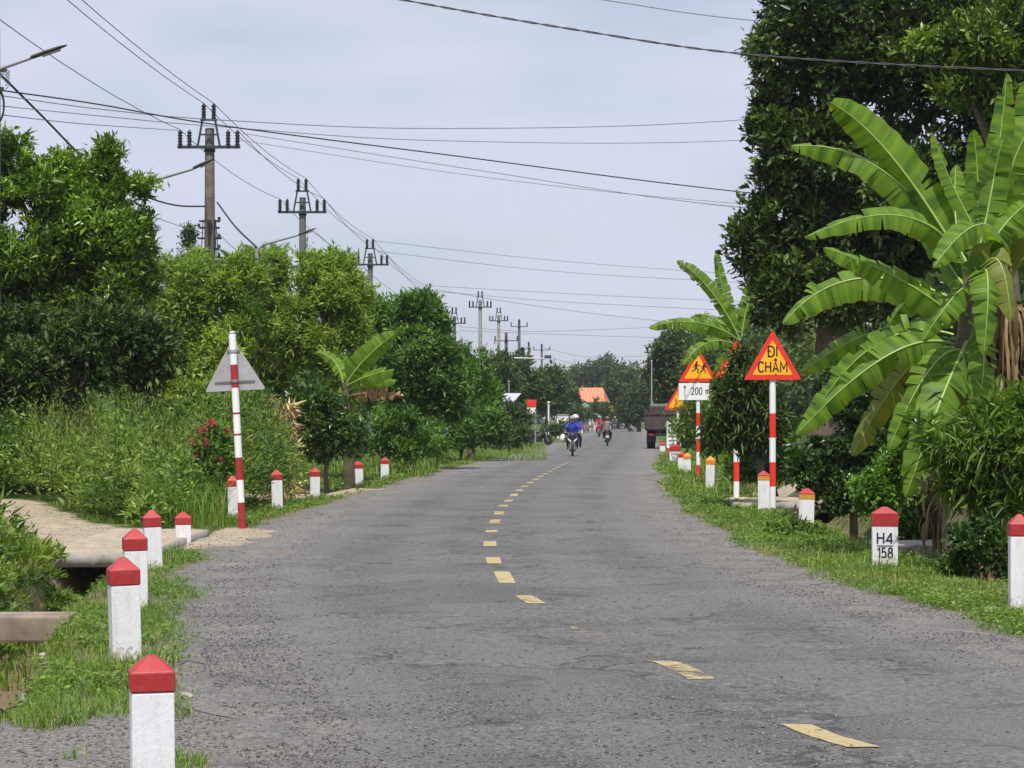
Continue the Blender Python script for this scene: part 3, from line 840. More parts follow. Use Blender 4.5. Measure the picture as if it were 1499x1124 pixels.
# ---- right side
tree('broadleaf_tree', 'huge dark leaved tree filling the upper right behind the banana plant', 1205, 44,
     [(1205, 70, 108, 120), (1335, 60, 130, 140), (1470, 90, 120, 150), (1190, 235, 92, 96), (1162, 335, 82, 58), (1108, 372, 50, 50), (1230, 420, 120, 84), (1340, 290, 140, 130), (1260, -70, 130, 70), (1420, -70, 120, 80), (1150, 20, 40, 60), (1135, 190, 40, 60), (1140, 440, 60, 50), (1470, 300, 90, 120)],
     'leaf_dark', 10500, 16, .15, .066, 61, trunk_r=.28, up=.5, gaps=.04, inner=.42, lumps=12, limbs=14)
tree('broadleaf_tree', 'yellow green crown coloured as if sunlit, topping the right edge of the photo', 1490, 41,
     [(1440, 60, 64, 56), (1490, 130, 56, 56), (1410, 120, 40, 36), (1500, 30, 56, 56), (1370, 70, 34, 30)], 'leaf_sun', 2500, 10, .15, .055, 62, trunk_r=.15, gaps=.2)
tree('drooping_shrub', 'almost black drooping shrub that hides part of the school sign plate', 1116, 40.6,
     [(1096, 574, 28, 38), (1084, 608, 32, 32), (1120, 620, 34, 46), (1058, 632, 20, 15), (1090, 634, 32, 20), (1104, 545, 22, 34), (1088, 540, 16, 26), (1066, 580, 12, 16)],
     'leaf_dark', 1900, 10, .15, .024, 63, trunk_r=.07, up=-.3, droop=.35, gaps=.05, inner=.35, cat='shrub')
tree('shrub', 'dark small leaved bush left of the kilometre stone under the banana leaves', 1250, 34.5,
     [(1260, 565, 60, 70), (1290, 640, 76, 80), (1200, 660, 44, 56), (1215, 615, 34, 60), (1265, 710, 60, 50), (1225, 715, 44, 40), (1180, 690, 24, 40), (1330, 560, 60, 70)],
     'leaf_bush', 4200, 10, .085, .045, 64, trunk_r=.06, cat='shrub', gaps=.1, inner=.3)
tree('shrub', 'light green weed shrub behind the slow down sign post', 1140, 47, [(1110, 670, 50, 36), (1150, 660, 40, 46), (1092, 694, 20, 18)], 'leaf_lance', 900, 9, .15, .035, 65, trunk_r=.03, cat='shrub')
tree('shrub', 'long leaved shrub at the right edge below the banana plants', 1465, 23.5,
     [(1450, 650, 60, 50), (1500, 640, 60, 60), (1400, 640, 36, 30), (1480, 720, 50, 40), (1425, 690, 40, 34)], 'leaf_lance', 1000, 9, .17, .024, 66, trunk_r=.035, cat='shrub', up=-.05, droop=.3)
tree('shrub', 'low bright weed clump in front of the second orange topped post', 1160, 30.5, [(1155, 782, 34, 22), (1185, 785, 22, 16)], 'leaf_weed', 420, 8, .07, .035, 67, trunk_r=.012, cat='weed')
tree('shrub', 'light green leafy plant between the kilometre stone and the dark bush', 1290, 29, [(1285, 720, 36, 34), (1310, 680, 22, 34)], 'leaf_mid', 500, 9, .08, .04, 68, trunk_r=.02, cat='shrub')
tree('shrub', 'round leafy plant on the ground at the foot of the banana stems', 1440, 22.5, [(1430, 800, 40, 40), (1470, 815, 40, 34), (1400, 830, 22, 20)], 'leaf_bush', 700, 8, .07, .038, 69, trunk_r=.02, cat='weed')
tree('shrub', 'dark undergrowth bush at the right frame edge behind the banana stems', 1480, 29, [(1470, 700, 90, 110), (1380, 760, 60, 60), (1500, 540, 60, 90)], 'leaf_dark', 2200, 10, .11, .05, 70, trunk_r=.05, cat='shrub', inner=.3)
tree('shrub', 'green verge bushes beside the parked truck', 1005, 84, [(996, 630, 18, 24), (1025, 640, 20, 24), (1050, 655, 22, 18), (1012, 600, 22, 34), (1040, 610, 24, 40)], 'leaf_lance', 500, 9, .2, .05, 71, trunk_r=.04, cat='shrub')

# closing woods far behind both rows: nobody could count them
def woods(name, label, spots, seed, n, Ln):
    ells = []
    rg = np.random.RandomState(seed)
    for x, y, h in spots:
        ells.append(((x, y, h * .5), (h * .75, h * .7, h * .52)))
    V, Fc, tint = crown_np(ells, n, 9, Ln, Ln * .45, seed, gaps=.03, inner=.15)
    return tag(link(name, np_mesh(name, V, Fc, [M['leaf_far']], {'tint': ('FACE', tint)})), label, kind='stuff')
rg = random.Random(5)
sp = []
for k in range(26):
    Y = 70 + k * 14
    sp.append((float(cx(Y)) - 13 - 5 * rg.random() - Y * .012, Y, rg.uniform(4.0, 5.6)))
for k in range(24):
    Y = 62 + k * 15
    sp.append((float(cx(Y)) + 11 + 5 * rg.random(), Y, rg.uniform(6, 9)))
woods('woods', 'hazy belt of roadside woods behind the tree rows', sp, 77, 24000, .42)
sp = []
for k in range(46):
    sp.append((-110 + k * 7.5 + rg.uniform(-2, 2), 470 + rg.uniform(-25, 40), rg.uniform(9, 14)))
woods('woods', 'far wood closing the end of the road', sp, 78, 12000, .95)

# ------------------------------------------------------------------ banana plants
def banana_leaf_np(P0, P1, P2, width, nref, seed, tears=7, fold=.35, pet=.10, segs=44, curl=.25, dry=False):
    rg = np.random.RandomState(seed)
    if dry: fold, curl = .12, .15
    P0, P1, P2, nref = [np.array(a, float) for a in (P0, P1, P2, nref)]
    def bez(t): t = t[:, None]; return (1 - t)**2 * P0 + 2 * t * (1 - t) * P1 + t * t * P2
    def tan(t): t = t[:, None]; return unit(2 * (1 - t) * (P1 - P0) + 2 * t * (P2 - P1))
    tt = np.linspace(0, 1, segs + 1)
    V, Fc, al, ac, mi = [], [], [], [], []
    for side in (1, -1):
        cuts = sorted(set([0, segs] + [int(c) for c in rg.randint(4, segs - 1, tears if dry else max(1, int(tears * (.6 + 2.4 * rg.rand()))))]))
        for a, b in zip(cuts[:-1], cuts[1:]):
            ang = rg.randn() * (.30 if dry else .19) + fold * (.8 + .4 * rg.rand())
            gap = (.35 if dry else .05) + (.3 if dry else .09) * rg.rand() if tears > 2 else .02
            shr = 1 - (.45 if dry else .10) * rg.rand() ** 2
            cm = (a + b) / 2
            ks = np.arange(a, b + 1)
            rows = []
            for j, f in enumerate((0, .35, .7, 1.0)):
                ke = cm + (ks - cm) * (1 - gap * f * (1 if (b - a) < segs else 0))
                t = pet + (1 - pet) * ke / segs
                q = (ke / segs)
                w = width * np.clip(q / .16, 0, 1) ** .6 * np.clip(1 - q ** 5, 0, 1) ** .55 * (1 - .22 * q)
                w = w * shr * (1 + .035 * np.sin(ke * 1.3 + seed))
                T = tan(t)
                Nn = unit(nref - T * (T @ nref)[:, None]); Sd = np.cross(T, Nn) * side
                th = ang + curl * f
                C = bez(t)
                wob = .03 * width * np.sin(ke * .9 + seed * 1.7 + side) * f
                rows.append(C + Sd * (w * f * math.cos(th))[:, None] - Nn * (w * f * math.sin(th) + wob)[:, None] + T * (w * f * .12)[:, None])
            base = sum(len(x) for x in V)
            n = len(ks)
            V.append(np.concatenate(rows))
            al.append(np.tile(ks / segs + side * 3.1, 4)); ac.append(np.repeat([0, .35, .7, 1.0], n))
            for j in range(3):
                for i in range(n - 1):
                    Fc.append((base + j * n + i, base + j * n + i + 1, base + (j + 1) * n + i + 1, base + (j + 1) * n + i)); mi.append(0)
    base = sum(len(x) for x in V)
    K = 6
    tr = np.linspace(0, .985, 25)
    C = bez(tr); T = tan(tr)
    ring = []
    for i in range(len(tr)):
        Nn = unit(nref - T[i] * (T[i] @ nref)); Sd = np.cross(T[i], Nn)
        r = width * (.055 * (1 - tr[i]) + .010)
        for k in range(K):
            q = 2 * math.pi * k / K
            ring.append(C[i] + Sd * math.cos(q) * r + Nn * math.sin(q) * r)
    V.append(np.array(ring)); al.append(np.zeros(len(ring))); ac.append(np.zeros(len(ring)))
    for i in range(len(tr) - 1):
        for k in range(K):
            k2 = (k + 1) % K
            Fc.append((base + i * K + k, base + i * K + k2, base + (i + 1) * K + k2, base + (i + 1) * K + k)); mi.append(1)
    return np.concatenate(V), np.array(Fc), np.concatenate(al), np.concatenate(ac), mi

def banana_plant(label, loc, stems, leaves, group=None, name='banana_plant'):
    """stems: lists of world points with radii; leaves: (p0, p1, p2, width, nref, mat, tears)"""
    root = empty(name, loc)
    tag(root, label, 'banana plant', group)
    o = np.array(loc)
    for pts, rad, mat in stems:
        MB().tube([Vector(p) - loc for p in pts], rad, 10).build('pseudostem', M[mat], root)
    for k, (p0, p1, p2, w, nr, mat, tears) in enumerate(leaves):
        V, Fc, al, ac, mi = banana_leaf_np(p0, p1, p2, w, nr, k * 13 + int(abs(loc.x) * 10), tears, dry=(mat == 'banana_dry'))
        me = np_mesh('leaf', V - o, Fc, [M[mat], M['midrib'] if mat != 'banana_dry' else M['dead']],
                     {'along': ('POINT', al), 'across': ('POINT', ac)}, midx=mi, smooth=True)
        link('leaf', me, root)
    return root

def dead_skirt(root, loc, axis_pts, n, seed, lmin=.35, lmax=.9, rad=.12):
    rg = np.random.RandomState(seed)
    A0 = np.array([list(p) for p in axis_pts]); k = rg.rand(n) * (len(A0) - 1); i = np.minimum(k.astype(int), len(A0) - 2); f = (k - i)[:, None]
    P = A0[i] * (1 - f) + A0[i + 1] * f
    a = rg.rand(n) * 6.283
    D = np.stack([np.cos(a), np.sin(a), 0 * a], 1)
    Ls = lmin + (lmax - lmin) * rg.rand(n); K = 6
    Ws = .012 + .035 * rg.rand(n) ** 2
    Sd = np.stack([-np.sin(a), np.cos(a), 0 * a], 1); tw = rg.randn(n) * .9
    V = []
    out = (.04 + .22 * rg.rand(n) ** 2)[:, None]
    for q in range(K + 1):
        s_ = q / K
        c = P + D * (rad + out * math.sin(s_ * 2.2)) + np.array([0, 0, 1]) * (.10 * s_ - 1.1 * s_ * s_)[..., None] * Ls[:, None] if False else P + D * (rad + out * math.sin(s_ * 2.2)) + np.array([[0, 0, 1]]) * ((.25 * s_ - 1.2 * s_ ** 1.5) * Ls)[:, None]
        sd = Sd * np.cos(tw * s_)[:, None] + D * np.sin(tw * s_)[:, None]
        w_ = (Ws * (1 - s_ ** 3) * (.6 + .8 * rg.rand(n)))[:, None]
        V += [c - sd * w_, c + sd * w_]
    V = np.stack(V, 1)
    fq = np.array([[2 * j, 2 * j + 1, 2 * j + 3, 2 * j + 2] for j in range(K)])
    Fc = (fq[None] + np.arange(n)[:, None, None] * (2 * K + 2)).reshape(-1, 4)
    link('dead_leaves', np_mesh('dead_leaves', V.reshape(-1, 3) - np.array(loc), Fc, [M['dead_leaf']], {'tint': ('FACE', np.repeat(np.clip(.45 + rg.randn(n) * .28, 0, 1), K))}), root)

def lf(d, b, c, tip, w, nref=(-.1, -.75, .6), mat='banana', tears=6, dd=(0, 0, 0)):
    """leaf through photo points b (base), c (a point the midrib passes half way), tip at distance d + dd"""
    B, Cm, T = W3(b[0], b[1], d + dd[0]), W3(c[0], c[1], d + dd[1]), W3(tip[0], tip[1], d + dd[2])
    ctrl = 2 * Cm - (B + T) / 2
    return (B, ctrl, T, w * .93 / F_PX * d, nref, mat, tears)

D1 = 25.8
loc = G(1402, 818)
heart = (1412, 470)
right_leaves = [
    lf(D1, (1418, 400), (1310, 235), (1216, 150), 40, (-.45, -.8, .15), tears=3, dd=(0, .1, -.1)),
    lf(D1, (1424, 410), (1300, 255), (1158, 214), 38, (-.1, -.75, .6), tears=6, dd=(.2, .2, .3)),
    lf(D1, (1424, 400), (1455, 260), (1474, 108), 33, (-.3, -.9, .1), tears=4, dd=(.1, .3, .3)),
    lf(D1, (1420, 405), (1330, 318), (1178, 348), 30, (-.05, -.85, .5), tears=4, dd=(-.1, -.6, -.9)),
    lf(D1, (1415, 480), (1320, 410), (1205, 362), 34, (.1, -.8, .5), tears=5, dd=(0, -.3, -.4)),
    lf(D1, (1400, 440), (1255, 408), (1146, 474), 42, (-.15, -.85, .45), tears=7, dd=(.3, .5, .4)),
    lf(D1, (1395, 480), (1295, 480), (1170, 546), 36, (-.1, -.8, .5), tears=6, dd=(.4, .8, .9)),
    lf(D1, (1398, 505), (1300, 520), (1166, 636), 40, (-.2, -.9, .25), tears=7, dd=(0, -.3, -.3)),
    lf(D1, (1396, 490), (1290, 500), (1195, 600), 36, (-.2, -.9, .25), tears=8, dd=(.3, .5, .6)),
    lf(D1, (1400, 510), (1330, 540), (1247, 668), 36, (-.25, -.95, .1), 'banana_y', 5, dd=(0, .2, .2)),
    lf(D1, (1405, 512), (1358, 545), (1300, 660), 34, (-.25, -.95, .1), tears=4, dd=(-.2, -.6, -.7)),
    lf(D1, (1415, 500), (1376, 590), (1326, 728), 40, (-.1, -1, .1), tears=5, dd=(-.2, -.9, -1.0)),
    lf(D1, (1418, 470), (1400, 440), (1385, 482), 26, (-.3, -.9, .3), tears=1, dd=(0, -.5, -.7)),
    lf(D1, (1425, 330), (1392, 265), (1366, 196), 20, (.5, -.8, .2), tears=1, dd=(0, 0, 0)),
    lf(D1, (1415, 515), (1440, 545), (1452, 610), 32, (.3, -.9, .2), tears=4, dd=(0, -.5, -.6)),
    lf(D1, (1420, 460), (1350, 430), (1300, 480), 34, (0, -.8, .5), tears=5, dd=(.3, 1.0, 1.4)),
    lf(D1, (1420, 440), (1400, 330), (1400, 240), 34, (-.2, -.95, .1), tears=5, dd=(.3, .9, 1.3)),
    lf(D1, (1420, 430), (1370, 350), (1340, 270), 34, (-.2, -.95, .1), tears=5, dd=(.3, 1.0, 1.5)),
    lf(D1, (1400, 520), (1365, 600), (1330, 690), 30, (-.1, -1, .1), 'banana_y', 6, dd=(.2, .5, .7)),
    lf(D1, (1422, 430), (1445, 400), (1440, 520), 34, (.1, -.95, .3), tears=6, dd=(-.2, -.8, -1.0)),
    lf(D1, (1420, 440), (1405, 425), (1350, 500), 32, (-.2, -.9, .4), tears=6, dd=(-.1, -.8, -1.0)),
    lf(D1, (1425, 420), (1460, 380), (1480, 470), 34, (.2, -.9, .3), 'banana_y', 7, dd=(-.2, -.7, -.9)),
    lf(D1, (1420, 400), (1380, 340), (1310, 330), 34, (-.1, -.8, .5), tears=5, dd=(.3, .7, 1.0)),
    lf(D1, (1424, 400), (1432, 300), (1425, 190), 34, (-.2, -.95, .1), tears=6, dd=(.2, .5, .5)),
    lf(D1, (1425, 410), (1470, 330), (1520, 290), 36, (.1, -.8, .5), tears=6, dd=(.1, .2, .2)),
    lf(D1, (1418, 470), (1440, 520), (1425, 620), 30, (.1, -1, .2), tears=8, dd=(-.2, -.6, -.7)),
    lf(D1, (1415, 500), (1400, 560), (1385, 660), 28, (-.1, -1, .2), 'banana_y', 9, dd=(-.1, -.4, -.5)),
    lf(D1, (1410, 520), (1425, 570), (1440, 680), 12, (.1, -1, .1), 'banana_dry', 12, dd=(-.1, -.25, -.3)),
    lf(D1, (1408, 520), (1396, 580), (1400, 700), 12, (-.1, -1, .1), 'banana_dry', 12, dd=(-.1, -.25, -.3)),
]
banana_plant('large banana plant with broad arching leaves behind the kilometre stone', loc,
             [([loc + Vector((0, 0, -.1)), W3(1398, 700, D1), W3(1408, 580, D1), W3(1418, 430, D1), W3(1424, 370, D1)], [.17, .14, .12, .085, .04], 'stem')], right_leaves)
D2 = 26.6
X2 = (1462 - HX) / F_PX * D2
loc = Vector((X2, D2, gh(X2, D2)))
l2 = [
    lf(D2, (1470, 400), (1480, 250), (1540, 150), 44, (-.3, -.9, .2), tears=5, dd=(0, -.2, -.3)),
    lf(D2, (1468, 400), (1452, 300), (1470, 200), 40, (-.3, -.9, .1), tears=4, dd=(0, -.4, -.6)),
    lf(D2, (1478, 395), (1440, 328), (1366, 392), 34, (-.1, -.85, .5), tears=3, dd=(0, -1.4, -2.0)),
    lf(D2, (1475, 400), (1530, 330), (1590, 340), 40, (.1, -.8, .5), tears=5, dd=(0, -.3, -.3)),
    lf(D2, (1475, 420), (1520, 370), (1560, 450), 36, (.1, -.9, .3), 'banana_y', 4, dd=(0, -.6, -.9)),
    lf(D2, (1470, 430), (1430, 420), (1400, 470), 36, (-.1, -.9, .3), tears=4, dd=(0, .5, .7)),
    lf(D2, (1480, 440), (1512, 490), (1518, 620), 13, (.3, -1, .1), 'banana_dry', 16, dd=(0, -.3, -.3)),
    lf(D2, (1470, 430), (1500, 260), (1500, 120), 40, (-.1, -.95, .1), tears=5, dd=(0, .6, .8)),
]
bp2 = banana_plant('banana plant with hanging dead brown leaves at the right edge', loc,
             [([loc + Vector((0, 0, -.1)), W3(1460, 700, D2), W3(1468, 560, D2), W3(1474, 420, D2), W3(1474, 370, D2)], [.19, .16, .13, .09, .04], 'dead')], l2)
dead_skirt(bp2, loc, [W3(1468, 560, D2), W3(1473, 440, D2)], 330, 5, .35, 1.0, .12)
dead_skirt(bp2, loc, [W3(1464, 660, D2), W3(1468, 540, D2)], 200, 6, .3, .8, .13)
for k, (px, lab, hgt, dd) in enumerate([(1388, 'short dead banana stump with peeling brown sheaths, left of the banana clump', 640, 1.3), (1436, 'dead banana stump with shaggy brown sheaths between the two banana plants', 610, .2)]):
    d = D1 + dd
    X = (px - HX) / F_PX * d
    loc = Vector((X, d, gh(X, d)))
    ll = []
    for j in range(5):
        ox = (j - 2) * 9
        if j == 2: ll.append(lf(d, (px + ox * .5, hgt + 20), (px + ox * 1.6, hgt + 60), (px + ox * 2.0, hgt + 165), 7, (ox * .05, -1, .1), 'banana_dry', 9, dd=(0, -.15, -.2)))
    st_ = banana_plant(lab, loc, [([loc + Vector((0, 0, -.1)), W3(px + 3, 720, d), W3(px + 6, hgt, d)], [.15, .12, .07], 'dead')], ll, name='banana_stump')
    dead_skirt(st_, loc, [W3(px + 2, 760, d), W3(px + 6, hgt, d)], 260, 30 + k, .3, .8, .11)
# mid-distance banana behind the school sign
D4 = 52.0
X4 = (1082 - HX) / F_PX * D4
loc = Vector((X4, D4, gh(X4, D4)))
l4 = [lf(D4, (1085, 500), (1040, 425), (991, 382), 17, (-.5, -.8, .3), tears=14),
      lf(D4, (1085, 500), (1020, 472), (950, 480), 17, (-.1, -.9, .4), tears=12, dd=(0, -.6, -1)),
      lf(D4, (1085, 510), (1040, 500), (1000, 535), 16, (-.1, -.9, .4), tears=9, dd=(0, -1, -1.4)),
      lf(D4, (1085, 505), (1045, 465), (1010, 465), 15, (-.1, -.8, .5), tears=9, dd=(0, .6, 1)),
      lf(D4, (1085, 500), (1062, 440), (1048, 365), 15, (-.4, -.9, .1), tears=9, dd=(0, .4, .5)),
      lf(D4, (1085, 500), (1100, 430), (1130, 380), 17, (.1, -.9, .3), tears=6),
      lf(D4, (1088, 510), (1060, 530), (1040, 590), 15, (-.2, -1, .1), tears=9, dd=(0, .3, .3))]
banana_plant('banana plant with comb torn leaves reaching over the school crossing sign', loc,
             [([loc + Vector((0, 0, -.1)), W3(1083, 600, D4), W3(1085, 500, D4)], [.16, .13, .07], 'stem')], l4)
# left banana
D5 = 53.5
X5 = (512 - HX) / F_PX * D5
loc = Vector((X5, D5, gh(X5, D5)))
l5 = [lf(D5, (505, 565), (535, 525), (580, 487), 23, (.4, -.85, .2), tears=2, dd=(0, -.3, -.4)),
      lf(D5, (505, 566), (540, 550), (577, 541), 20, (.1, -.85, .5), tears=3, dd=(0, -.5, -.8)),
      lf(D5, (508, 572), (545, 560), (580, 558), 14, (.1, -.9, .4), tears=4, dd=(0, .3, .4)),
      lf(D5, (508, 580), (550, 575), (592, 580), 14, (.1, -.95, .2), 'banana_dry', 12, dd=(0, -.4, -.6)),
      lf(D5, (503, 566), (490, 530), (462, 515), 14, (-.2, -.9, .3), tears=4, dd=(0, .8, 1.0)),
      lf(D5, (503, 575), (485, 580), (470, 610), 14, (-.2, -.9, .3), tears=4, dd=(0, .6, .8))]
banana_plant('small banana plant with one browned leaf in the left tree row', loc,
             [([loc + Vector((0, 0, -.1)), W3(508, 620, D5), W3(505, 560, D5)], [.13, .11, .06], 'stem')], l5)

# ------------------------------------------------------------------ weeds on the left bank
def weeds():
    rg = np.random.RandomState(91)
    n = 2900
    Y = 18.5 + 31 * rg.rand(n) ** .85
    u = -4.1 - 8.5 * rg.rand(n) ** 1.4
    X = u + cx(Y)
    line = np.interp(X, [G(0, 742).x, G(120, 772).x, G(240, 780).x, G(330, 765).x], [G(0, 756).y, G(120, 776).y, G(240, 782).y, G(330, 766).y])
    beyond = sstep(-.2, 4.5, Y - line)
    Hm = .22 + 1.45 * beyond * (.25 + 1.3 * fbm(X * .75 + 2, Y * .75)) * (.5 + .85 * rg.rand(n))
    front = Y < line
    ok = np.where(front, (u < -4.55) & (Y < 25.8), X < G(330, 740).x + .15 * (Y - 33))
    Hm = np.where(front, (.10 + .38 * sstep(4.5, 5.4, -u)) * (.5 + rg.rand(n)), Hm)
    ok &= ~sand_mask(X, Y)
    X, Y, Hm, front = X[ok], Y[ok], Hm[ok], front[ok]
    n = len(X)
    z0 = ground_h(X, Y)
    kind = rg.choice(4, n, p=[.42, .36, .07, .15])            # fine fern, small broad leaf, narrow leaf, brown seeding
    VV, FF, TT, off = [], [], [], 0
    for kd, per, L0, W0, spread in ((0, 150, .075, .030, .30), (1, 90, .115, .055, .34), (2, 110, .19, .018, .26), (3, 90, .10, .010, .22)):
        q = np.where(kind == kd)[0]
        m = len(q)
        r = np.sqrt(rg.rand(m, per)); a = rg.rand(m, per) * 6.283
        Rr = (spread * (.6 + .5 * Hm[q]))[:, None]
        hz_ = Hm[q][:, None] * (1 - .55 * r ** 2) * (rg.rand(m, per) ** .38) * (1.18 if kd == 3 else 1)
        P = np.stack([X[q][:, None] + np.cos(a) * r * Rr, Y[q][:, None] + np.sin(a) * r * Rr, z0[q][:, None] + hz_], -1).reshape(-1, 3)
        O = np.stack([np.cos(a) * r, np.sin(a) * r, .5 + 0 * r], -1).reshape(-1, 3)
        A = unit(O * .9 + rg.randn(m * per, 3) * .45 + ([0, 0, .9] if kd in (2, 3) else [0, 0, 0]))
        N = unit(rg.randn(m * per, 3) * .45 + [0, 0, 1])
        Ls = L0 * (.6 + .8 * rg.rand(m * per)); Ws = W0 * (.7 + .6 * rg.rand(m * per))
        V, Fc = leaves_np(P, A, N, Ls, Ws, droop=.25 if kd == 2 else .12)
        VV.append(V); FF.append(Fc + off); off += len(V)
        base = np.clip(.36 + .35 * (fbm(X[q] * .8 + 5, Y[q] * .8 + 11) - .5) * 2 + rg.randn(m) * .20 + (.15 if kd == 2 else 0), .0, .88)
        t_ = np.repeat(base, per) + rg.randn(m * per) * .10
        if kd == 3: t_ = .90 + .1 * rg.rand(m * per)
        TT.append(np.repeat(np.clip(t_, 0, 1 if kd == 3 else .92), 2))
    return np.concatenate(VV), np.concatenate(FF), np.concatenate(TT)
V, Fc, tint = weeds()
tag(link('weeds', np_mesh('weeds', V, Fc, [M['leaf_weed']], {'tint': ('FACE', tint)})), 'tangled green weeds covering the left roadside bank', kind='stuff')

def tall_grass(label, n, region, hmin, hmax, seed, w=.012, seedheads=0.0):
    rg = np.random.RandomState(seed)
    x0, x1, y0, y1 = region
    px = x0 + (x1 - x0) * rg.rand(n); d0, d1 = DG(y0), DG(y1)
    d = d1 + (d0 - d1) * rg.rand(n)
    X = (px - HX) / F_PX * d; Y = d
    z = ground_h(X, Y)
    h = hmin + (hmax - hmin) * rg.rand(n)
    a = rg.rand(n) * 6.283; le = (.25 + .5 * rg.rand(n)) * h
    dx, dy = np.cos(a) * le, np.sin(a) * le
    b = a + 1.57; ww = w * (.6 + .8 * rg.rand(n))
    V = []; K = 5
    for k in range(K + 1):
        q = k / K
        c = np.stack([X + dx * q ** 2, Y + dy * q ** 2, z + h * (q * 1.25 - .5 * q ** 2.4)], 1)
        s = np.stack([np.cos(b), np.sin(b), 0 * b], 1) * (ww * (1 - q * .92))[:, None]
        V += [c - s, c + s]
    V = np.stack(V, 1)
    f = np.array([[2 * k, 2 * k + 1, 2 * k + 3, 2 * k + 2] for k in range(K)])
    Fc = (f[None] + np.arange(n)[:, None, None] * (2 * K + 2)).reshape(-1, 4)
    tint = np.clip(.55 + rg.randn(n) * .2, 0, .92); tint = np.where(rg.rand(n) < .08, 1, tint)
    return tag(link('tall_grass', np_mesh('tall_grass', V.reshape(-1, 3), Fc, [M['grass']], {'tint': ('FACE', np.repeat(tint, K))})), label, kind='stuff')
tall_grass('arching tall grass beside the fifth left post', 1300, (235, 330, 742, 772), .3, .9, 5, w=.007)
tall_grass('arching tall grass deeper in the left bank', 420, (180, 330, 725, 752), .5, 1.1, 6, w=.006)
tall_grass('long grass at the foot of the left trees', 1200, (420, 640, 668, 700), .2, .6, 7, w=.014)
tall_grass('long grass on the far left verge', 4500, (620, 800, 652, 676), .10, .32, 8, w=.010)
tall_grass('grass growing along the ditch edge under the slab', 160, (0, 75, 835, 880), .15, .4, 9, w=.007)
tall_grass('grass tufts by the right signs', 900, (985, 1130, 690, 730), .1, .4, 10, w=.012)
tall_grass('grass tufts around the kilometre stone', 350, (1180, 1480, 800, 850), .08, .25, 11, w=.007)

# dry feathery weed haze: brown seed stalks above the weeds
def stalks():
    rg = np.random.RandomState(17)
    n = 420
    px = 40 + 260 * rg.rand(n); d = 34.5 + 8 * rg.rand(n)
    X = (px - HX) / F_PX * d
    z0 = ground_h(X, d) + .5; h = .5 + .75 * rg.rand(n)
    P = np.stack([X, d, z0], 1); lean = rg.randn(n, 2) * .12
    V, Fc, tint = [], [], []
    A = unit(np.stack([lean[:, 0], lean[:, 1], np.ones(n)], 1))
    v, f = leaves_np(P, A, unit(rg.randn(n, 3) * [1, .2, .1] + [0, -1, 0]), h, np.full(n, .005), droop=0)
    V.append(v); Fc.append(f); tint.append(np.full(2 * n, .5))
    off = len(v)
    for k in range(7):
        q = P + A * (h * (.6 + .4 * k / 7))[:, None]
        v, f = leaves_np(q, unit(A + rg.randn(n, 3) * .5), rg.randn(n, 3), np.full(n, .085), np.full(n, .010))
        V.append(v); Fc.append(f + off); off += len(v); tint.append(np.clip(.75 + rg.randn(2 * n) * .2, 0, 1))
    return np.concatenate(V), np.concatenate(Fc), np.concatenate(tint)
V, Fc, tint = stalks()
tag(link('seeding_grass', np_mesh('seeding_grass', V, Fc, [M['leaf_weed']], {'tint': ('FACE', tint)})), 'feathery seeding grass stalks rising over the left weeds', kind='stuff')

# broad-leaved ground herbs between the grass blades
def herbs(label, side, y0, y1, u0, u1, n, seed):
    rg = np.random.RandomState(seed)
    X, Y, s = verge_sampler(side, y0, y1, u0, u1, 1.5)(rg, n)
    k = fbm(X * 1.9 + 31, Y * 1.9) > .56
    X, Y, s = X[k], Y[k], s[k]
    n = len(X); per = 7
    P = np.stack([X, Y, ground_h(X, Y)], 1)
    P = np.repeat(P, per, 0) + np.stack([rg.randn(n * per) * .035, rg.randn(n * per) * .035, .01 + .07 * rg.rand(n * per)], 1)
    A = unit(rg.randn(n * per, 3) * [1, 1, .35] + [0, 0, .3])
    Nn = unit(rg.randn(n * per, 3) * .4 + [0, 0, 1])
    q = np.maximum(1, np.repeat(Y, per) / 24)
    V, Fc = leaves_np(P, A, Nn, (.022 + .03 * rg.rand(n * per)) * q, (.012 + .014 * rg.rand(n * per)) * q)
    tint = np.clip(.4 + rg.randn(n * per) * .2, 0, .95); tint = np.where(rg.rand(n * per) < .02, 1, tint)
    return tag(link('ground_herbs', np_mesh('ground_herbs', V, Fc, [M['leaf_weed']], {'tint': ('FACE', np.repeat(tint, 2))})), label, kind='stuff')
herbs('low broad leaved herbs in the left verge', -1, 12, 70, 2.8, 6.5, 16000, 41)
herbs('low broad leaved herbs in the right verge', 1, 15, 80, 2.9, 6.5, 22000, 42)

# ------------------------------------------------------------------ culvert slab, beam, timbers, litter
m, t, p = newmat('sandy slab concrete')
geo = nnew(t, 'ShaderNodeNewGeometry'); sep = nnew(t, 'ShaderNodeSeparateXYZ'); t.links.new(geo.outputs['Normal'], sep.inputs[0])
sc_ = mixc(t, ramp(t, noise(t, 3, 7, .7), [(.3, 0), (.75, 1)]), (0.27, 0.215, 0.15), (0.50, 0.42, 0.31))
sc_ = mixc(t, ramp(t, noise(t, 8, 8, .75), [(.46, 0), (.64, .75)]), sc_, (0.24, 0.20, 0.155))
cc_ = mixc(t, ramp(t, noise(t, 5, 7, .7), [(.3, 0), (.75, 1)]), (0.20, 0.185, 0.165), (0.42, 0.40, 0.37))
t.links.new(mixc(t, ramp(t, sep.outputs['Z'], [(.6, 0), (.9, 1)]), cc_, sc_), p.inputs['Base Color']); p.inputs['Roughness'].default_value = .95
bump(t, p, noise(t, 25, 6, .7), .5, .02)
M['slab'] = m
